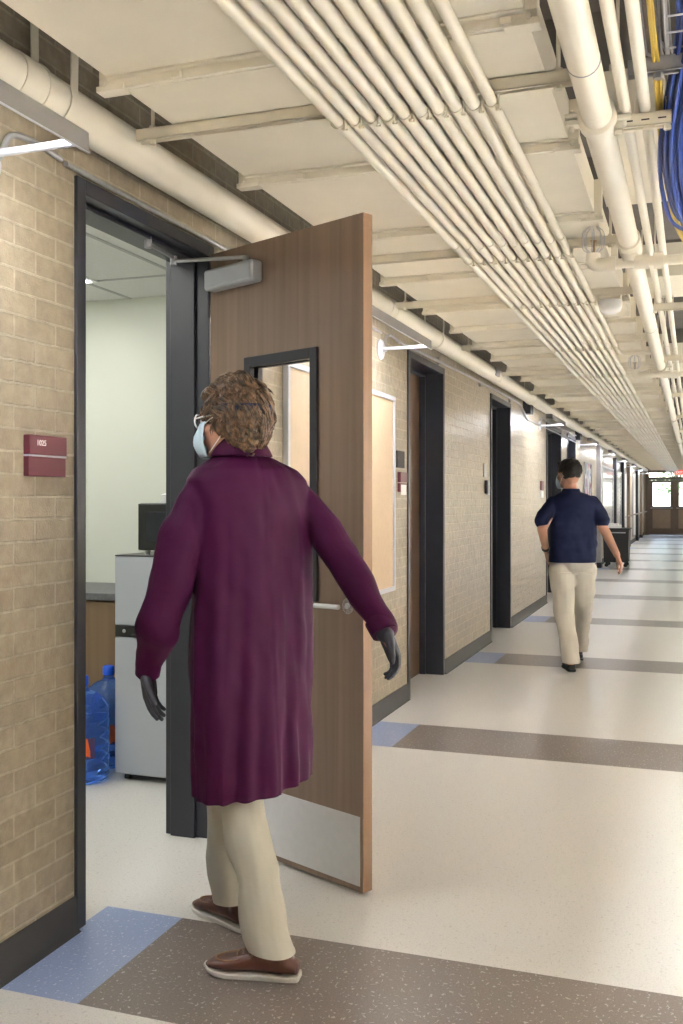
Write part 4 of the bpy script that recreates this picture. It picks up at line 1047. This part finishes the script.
hair(TH1, M['hair1'], p1, [((0, -.022, .050), (.080, .100, .092)), ((0, -.052, -.004), (.080, .066, .080)), ((0, .045, .082), (.055, .050, .032)), ((0, -.055, -.055), (.064, .046, .036))],
     150, (0, -.024, .021), (.085, .103, .115), 1.0, .0027, 12, .15, lambda d: (d.y > .42 and d.z < .55) or d.z < -.75 or (d.y > .15 and d.z < .0), 5, 1.0, 14, .045)
hb = MB()
vs = []
for k in range(48):
    q = 2*PI*k/48; x, y = .092*cos(q), .112*sin(q)-.026; z = .030-.10*(y+.03)*-.55
    o_ = Vector((cos(q), sin(q), 0)); pz = Vector((x, y, z)); vs.append([pz+o_*.0015+Vector((0,0,-.010)), pz+o_*.003+Vector((0,0,.010)), pz+o_*0+Vector((0,0,.010)), pz-o_*.0015+Vector((0,0,-.010))])
vs.append(vs[0]); hb.loft([[tuple(p) for p in r] for r in vs], TH1); hb.build('headband', M['band'], p1)
# face mask with ear loops
def face_mask(T, par, m):
    n, k_ = 14, 9; g = []
    for j in range(k_):
        t = j/(k_-1); z = -.112+.108*t; row = []
        for i in range(n):
            a = math.radians(-66+132*i/(n-1)); r = .070+.018*math.exp(-(a/.45)**2)*sin(PI*min(1, t*.9+.12))+.012*sin(PI*t)+.0015*sin(j*3.1)
            row.append((sin(a)*r*1.0, .022+cos(a)*r*1.12, z))
        g.append(row)
    vs = [p for r in g for p in r]; fs = [(j*n+i, j*n+i+1, (j+1)*n+i+1, (j+1)*n+i) for j in range(k_-1) for i in range(n-1)]
    o = MB().add(vs, fs, T).build('face_mask', m, par, smooth=180); s = o.modifiers.new('t', 'SOLIDIFY'); s.thickness = .0015; s.offset = 0
    l = MB()
    for s_ in (-1, 1): l.tube(spline([(s_*.064, .055, -.010), (s_*.074, .02, .006), (s_*.083, -.018, .006), (s_*.084, -.030, -.018), (s_*.078, -.012, -.045), (s_*.064, .045, -.10)], 5), .0016, 6, T)
    l.build('ear_loop', M['white'], o)
face_mask(TH1, p1, M['mask'])
gl = MB()
for s_ in (-1, 1):
    gl.tube([(s_*.033+.030*cos(2*PI*k/20), .098-.10*abs(s_*.033+.030*cos(2*PI*k/20))**1.6*5, .0+.022*sin(2*PI*k/20)) for k in range(21)], .0028, 6, TH1)
    gl.tube(spline([(s_*.063, .085, .008), (s_*.075, .05, .010), (s_*.083, 0, .010), (s_*.084, -.02, -.006)], 5), .0026, 6, TH1)
gl.tube([(-.006, .10, .004), (.006, .10, .004)], .0025, 6, TH1)
go = gl.build('glasses', M['white'], p1)
ln = MB()
for s_ in (-1, 1): ln.lathe([(.001, 0), (.029, 0), (.029, .0015), (.001, .0015)], TH1 @ Matrix.Translation((s_*.033, .094, 0)) @ Matrix.Rotation(-PI/2, 4, 'X') @ Matrix.Diagonal((1, .75, 1, 1)), 20)
ln.build('lens', M['glass'], go)
ey = MB()
for s_ in (-1, 1): ey.ell((s_*.031, .0795, 0), (.011, .010, .0085), TH1)
eo = ey.build('eye', M['white'], p1)
ir = MB()
for s_ in (-1, 1): ir.ell((s_*.031, .0885, 0), (.005, .0015, .005), TH1)
ir.build('iris', M['darkplastic'], eo)
recentre(p1, (Vector(footL[0])+Vector(footR[0]))/2)

# ---- man in navy walking away down the corridor
fw, rt = axes(.05, 1)
hfw, hrt = axes(-.45, .9)
b = MB(); TH2 = frame_at((-0.9716, 8.2915, 1.6127), hfw, -.08)
head(b, TH2)
b.limb([(-0.9485, 8.2997, 1.4245), (-0.9562, 8.2970, 1.5309)], [.056, .052])
b.loft([ring(cc, a, d, fw, rt, 32) for cc, a, d in (((-0.9419, 8.3126, 0.8103), .08, .06), ((-0.9419, 8.3126, 0.8594), .125, .08), ((-0.9342, 8.3154, 1.0314), .142, .09), ((-0.9342, 8.3154, 1.2198), .160, .10), ((-0.9342, 8.3154, 1.3427), .160, .09), ((-0.9342, 8.3154, 1.4000), .12, .07), ((-0.9419, 8.3126, 1.4573), .07, .06))])
S2L, S2R = (-1.0796, 8.2533, 1.3427), (-0.7962, 8.3749, 1.3508)
E2L, W2L = (-1.1606, 8.1397, 1.1651), (-1.1553, 8.3325, 0.9859)
E2R, W2R = (-0.6703, 8.2922, 1.1333), (-0.5748, 8.1563, 0.9644)
b.limb([S2L, E2L, W2L], [.034, .040, .027]); b.limb([S2R, E2R, W2R], [.040, .040, .027])
H2L, H2R = (-1.0191, 8.2853, 0.8676), (-0.8570, 8.3427, 0.8676)
K2L, A2L = (-1.0062, 8.3111, 0.4722), (-0.9485, 8.2997, 0.0829)
K2R, A2R = (-0.8886, 8.6498, 0.4658), (-0.9460, 8.9583, 0.0970)
b.limb([H2L, K2L, A2L], [.072, .056, .040]); b.limb([H2R, K2R, A2R], [.072, .056, .040])
hand(b, W2L, Vector((-1.1480, 8.3988, 0.8494))-Vector(W2L), CR+CF*-.2, 1, .5)
hand(b, W2R, Vector((-0.5273, 8.1306, 0.8642))-Vector(W2R), CR*-1+CF*.3, 1, .6)
f2L = (Vector((-0.9362, 8.2616, -0.0002)), axes(.06, 1)[0]); f2R = (Vector((-0.9374, 8.8765, 0.0391)), axes(.02, 1)[0])
for (h, dv), A_ in ((f2L, A2L), (f2R, A2R)):
    h.z = 0; b.limb([A_, h+dv*.05+UP_*.05, h+dv*.18+UP_*.035], [.036, .028, .022])
p2 = link('person', remesh(b, .0055, 4), SKIN, None, 180)
tag(p2, 'person with short black hair in navy scrub top walking away down the corridor', 'person')
c = MB()
SIL = [((-0.9485, 8.2997, 1.4736), .068, .062), ((-0.9408, 8.3024, 1.4491), .115, .085), ((-0.9331, 8.3052, 1.4164), .178, .100), ((-0.9331, 8.3052, 1.3755), .205, .110), ((-0.9342, 8.3154, 1.3017), .198, .122), ((-0.9342, 8.3154, 1.1788), .190, .128), ((-0.9342, 8.3154, 1.0314), .186, .132), ((-0.9381, 8.3140, 0.9413), .188, .136), ((-0.9381, 8.3140, 0.8840), .190, .138)]
c.loft([ring(cc, a, d, fw, rt, 48, .9) for cc, a, d in SIL])
c.limb([(-1.0873, 8.2505, 1.3755), (-1.1433, 8.1882, 1.2779), (-1.1596, 8.1612, 1.2295)], [.056, .066, .062]); c.limb([(-0.7885, 8.3776, 1.3836), (-0.7290, 8.3350, 1.2942), (-0.7033, 8.3123, 1.2378)], [.056, .061, .060])
me = remesh(c, .007, 4)
cen2 = Vector((-0.9342, 8.3154, 1.1543))
def f2(co, n):
    v = co-cen2; x = v.dot(rt); t = max(0, min(1, (1.42-co.z)/.5))
    return .012*t*noise.noise(Vector((x*14+co.z*3, co.z*3, 2)))+.010*noise.noise(Vector((x*8-co.z*9, co.z*11, 5)))+.003*noise.noise(co*25)
displace(me, f2); open_hem(me, Vector((-0.9419, 8.3126, 0.8922)).z)
top = link('scrub_top', me, M['navy'], p2, 180)
MB().loft([ring(Vector((-0.9485, 8.2997, 1.4859))+UP_*dz, a, a*.92, fw, rt, 32, 1) for dz, a in ((-.018, .078), (.004, .068), (.007, .066), (.004, .062), (-.018, .072))]).build('neckband', M['navy'], top)
tr_ = MB()
tr_.limb([(-1.0191, 8.2853, 0.8266), (-1.0114, 8.2880, 0.6628), K2L, (-0.9728, 8.3017, 0.2860), (-0.9485, 8.2997, 0.0747)], [.108, .100, .080, .074, .072])
tr_.limb([(-0.8570, 8.3427, 0.8266), (-0.8707, 8.4758, 0.6511), K2R, (-0.9228, 8.8180, 0.2738), (-0.9471, 8.9686, 0.0779)], [.108, .100, .080, .070, .068])
tr_.ell((-0.9381, 8.3140, 0.8758), (.172, .128, .10)).ell((-0.9427, 8.3548, 0.7662), (.10, .088, .08))
me = remesh(tr_, .007, 4)
displace(me, lambda co, n: .011*noise.noise(Vector((co.x*7, co.y*7, co.z*9)))+.008*noise.noise(Vector((co.x*15, co.y*15, co.z*6+3)))); open_hem(me, .07)
tt = link('trousers', me, M['offwhite'], p2, 180)
for (sx_, px_) in ((-.085, 0), (.085, 0)):
    # welt of each back pocket
    q = Vector((-0.9381, 8.3140, 0.8103))-fw*.118+rt*sx_
    MB().box(-.055, .055, -.004, .004, -.006, .006, Matrix.Translation(q) @ Matrix((rt, fw, UP_)).transposed().to_4x4()).build('back_pocket', M['offwhite'], tt, bevel=.002)
shoe(f2L[0], f2L[1], .27, .0, 'shoe', M['shoeblack'], M['shoeblack'], p2, M['shoeblack'])
shoe(f2R[0], f2R[1], .27, 0, 'shoe', M['shoeblack'], M['shoeblack'], p2, M['shoeblack'])
hair(TH2, M['hair2'], p2, [((0, -.020, .046), (.081, .100, .084)), ((0, -.055, .010), (.078, .064, .072)), ((0, .05, .09), (.055, .045, .025))],
     170, (0, -.026, .030), (.082, .101, .092), .10, .0030, 5, .10, lambda d: (d.y > .45 and d.z < .6) or d.z < -.62 or (d.y > .15 and d.z < -.05), 8, 1.0, 4, .10)
wt = Vector(W2L).lerp(Vector(E2L), .10); dd = (Vector(E2L)-Vector(W2L)).normalized()
wa = MB().tube([wt-dd*.012, wt+dd*.012], .034, 20).build('wristwatch', M['darkplastic'], p2)
face_mask(TH2, p2, M['mask'])
recentre(p2, (Vector(f2L[0])+Vector(f2R[0]))/2)
# ------------------------------------------------------------------ world, camera, view
wd = bpy.data.worlds.new('sky'); bpy.context.scene.world = wd; wd.use_nodes = True
nt = wd.node_tree; bg = nt.nodes['Background']
st = nt.nodes.new('ShaderNodeTexSky'); st.sky_type = 'NISHITA'; st.sun_disc = False; st.sun_elevation = math.radians(48); st.sun_rotation = math.radians(200)
nt.links.new(st.outputs[0], bg.inputs['Color']); bg.inputs['Strength'].default_value = SKY

cam = bpy.data.cameras.new('camera'); co = bpy.data.objects.new('camera', cam); C.objects.link(co)
co.location = (0, 0, 1.4); co.rotation_euler = (PI/2, 0, math.atan(352.5/995))
cam.sensor_fit = 'VERTICAL'; cam.sensor_height = 24; cam.lens = 995/1024*24; cam.shift_y = -12/1024
cam.clip_start = .02; cam.clip_end = 300
bpy.context.scene.camera = co
vs_ = bpy.context.scene.view_settings
vs_.view_transform = 'Standard'; vs_.look = 'None'; vs_.gamma = 1; vs_.use_curve_mapping = False; vs_.exposure = EXPO
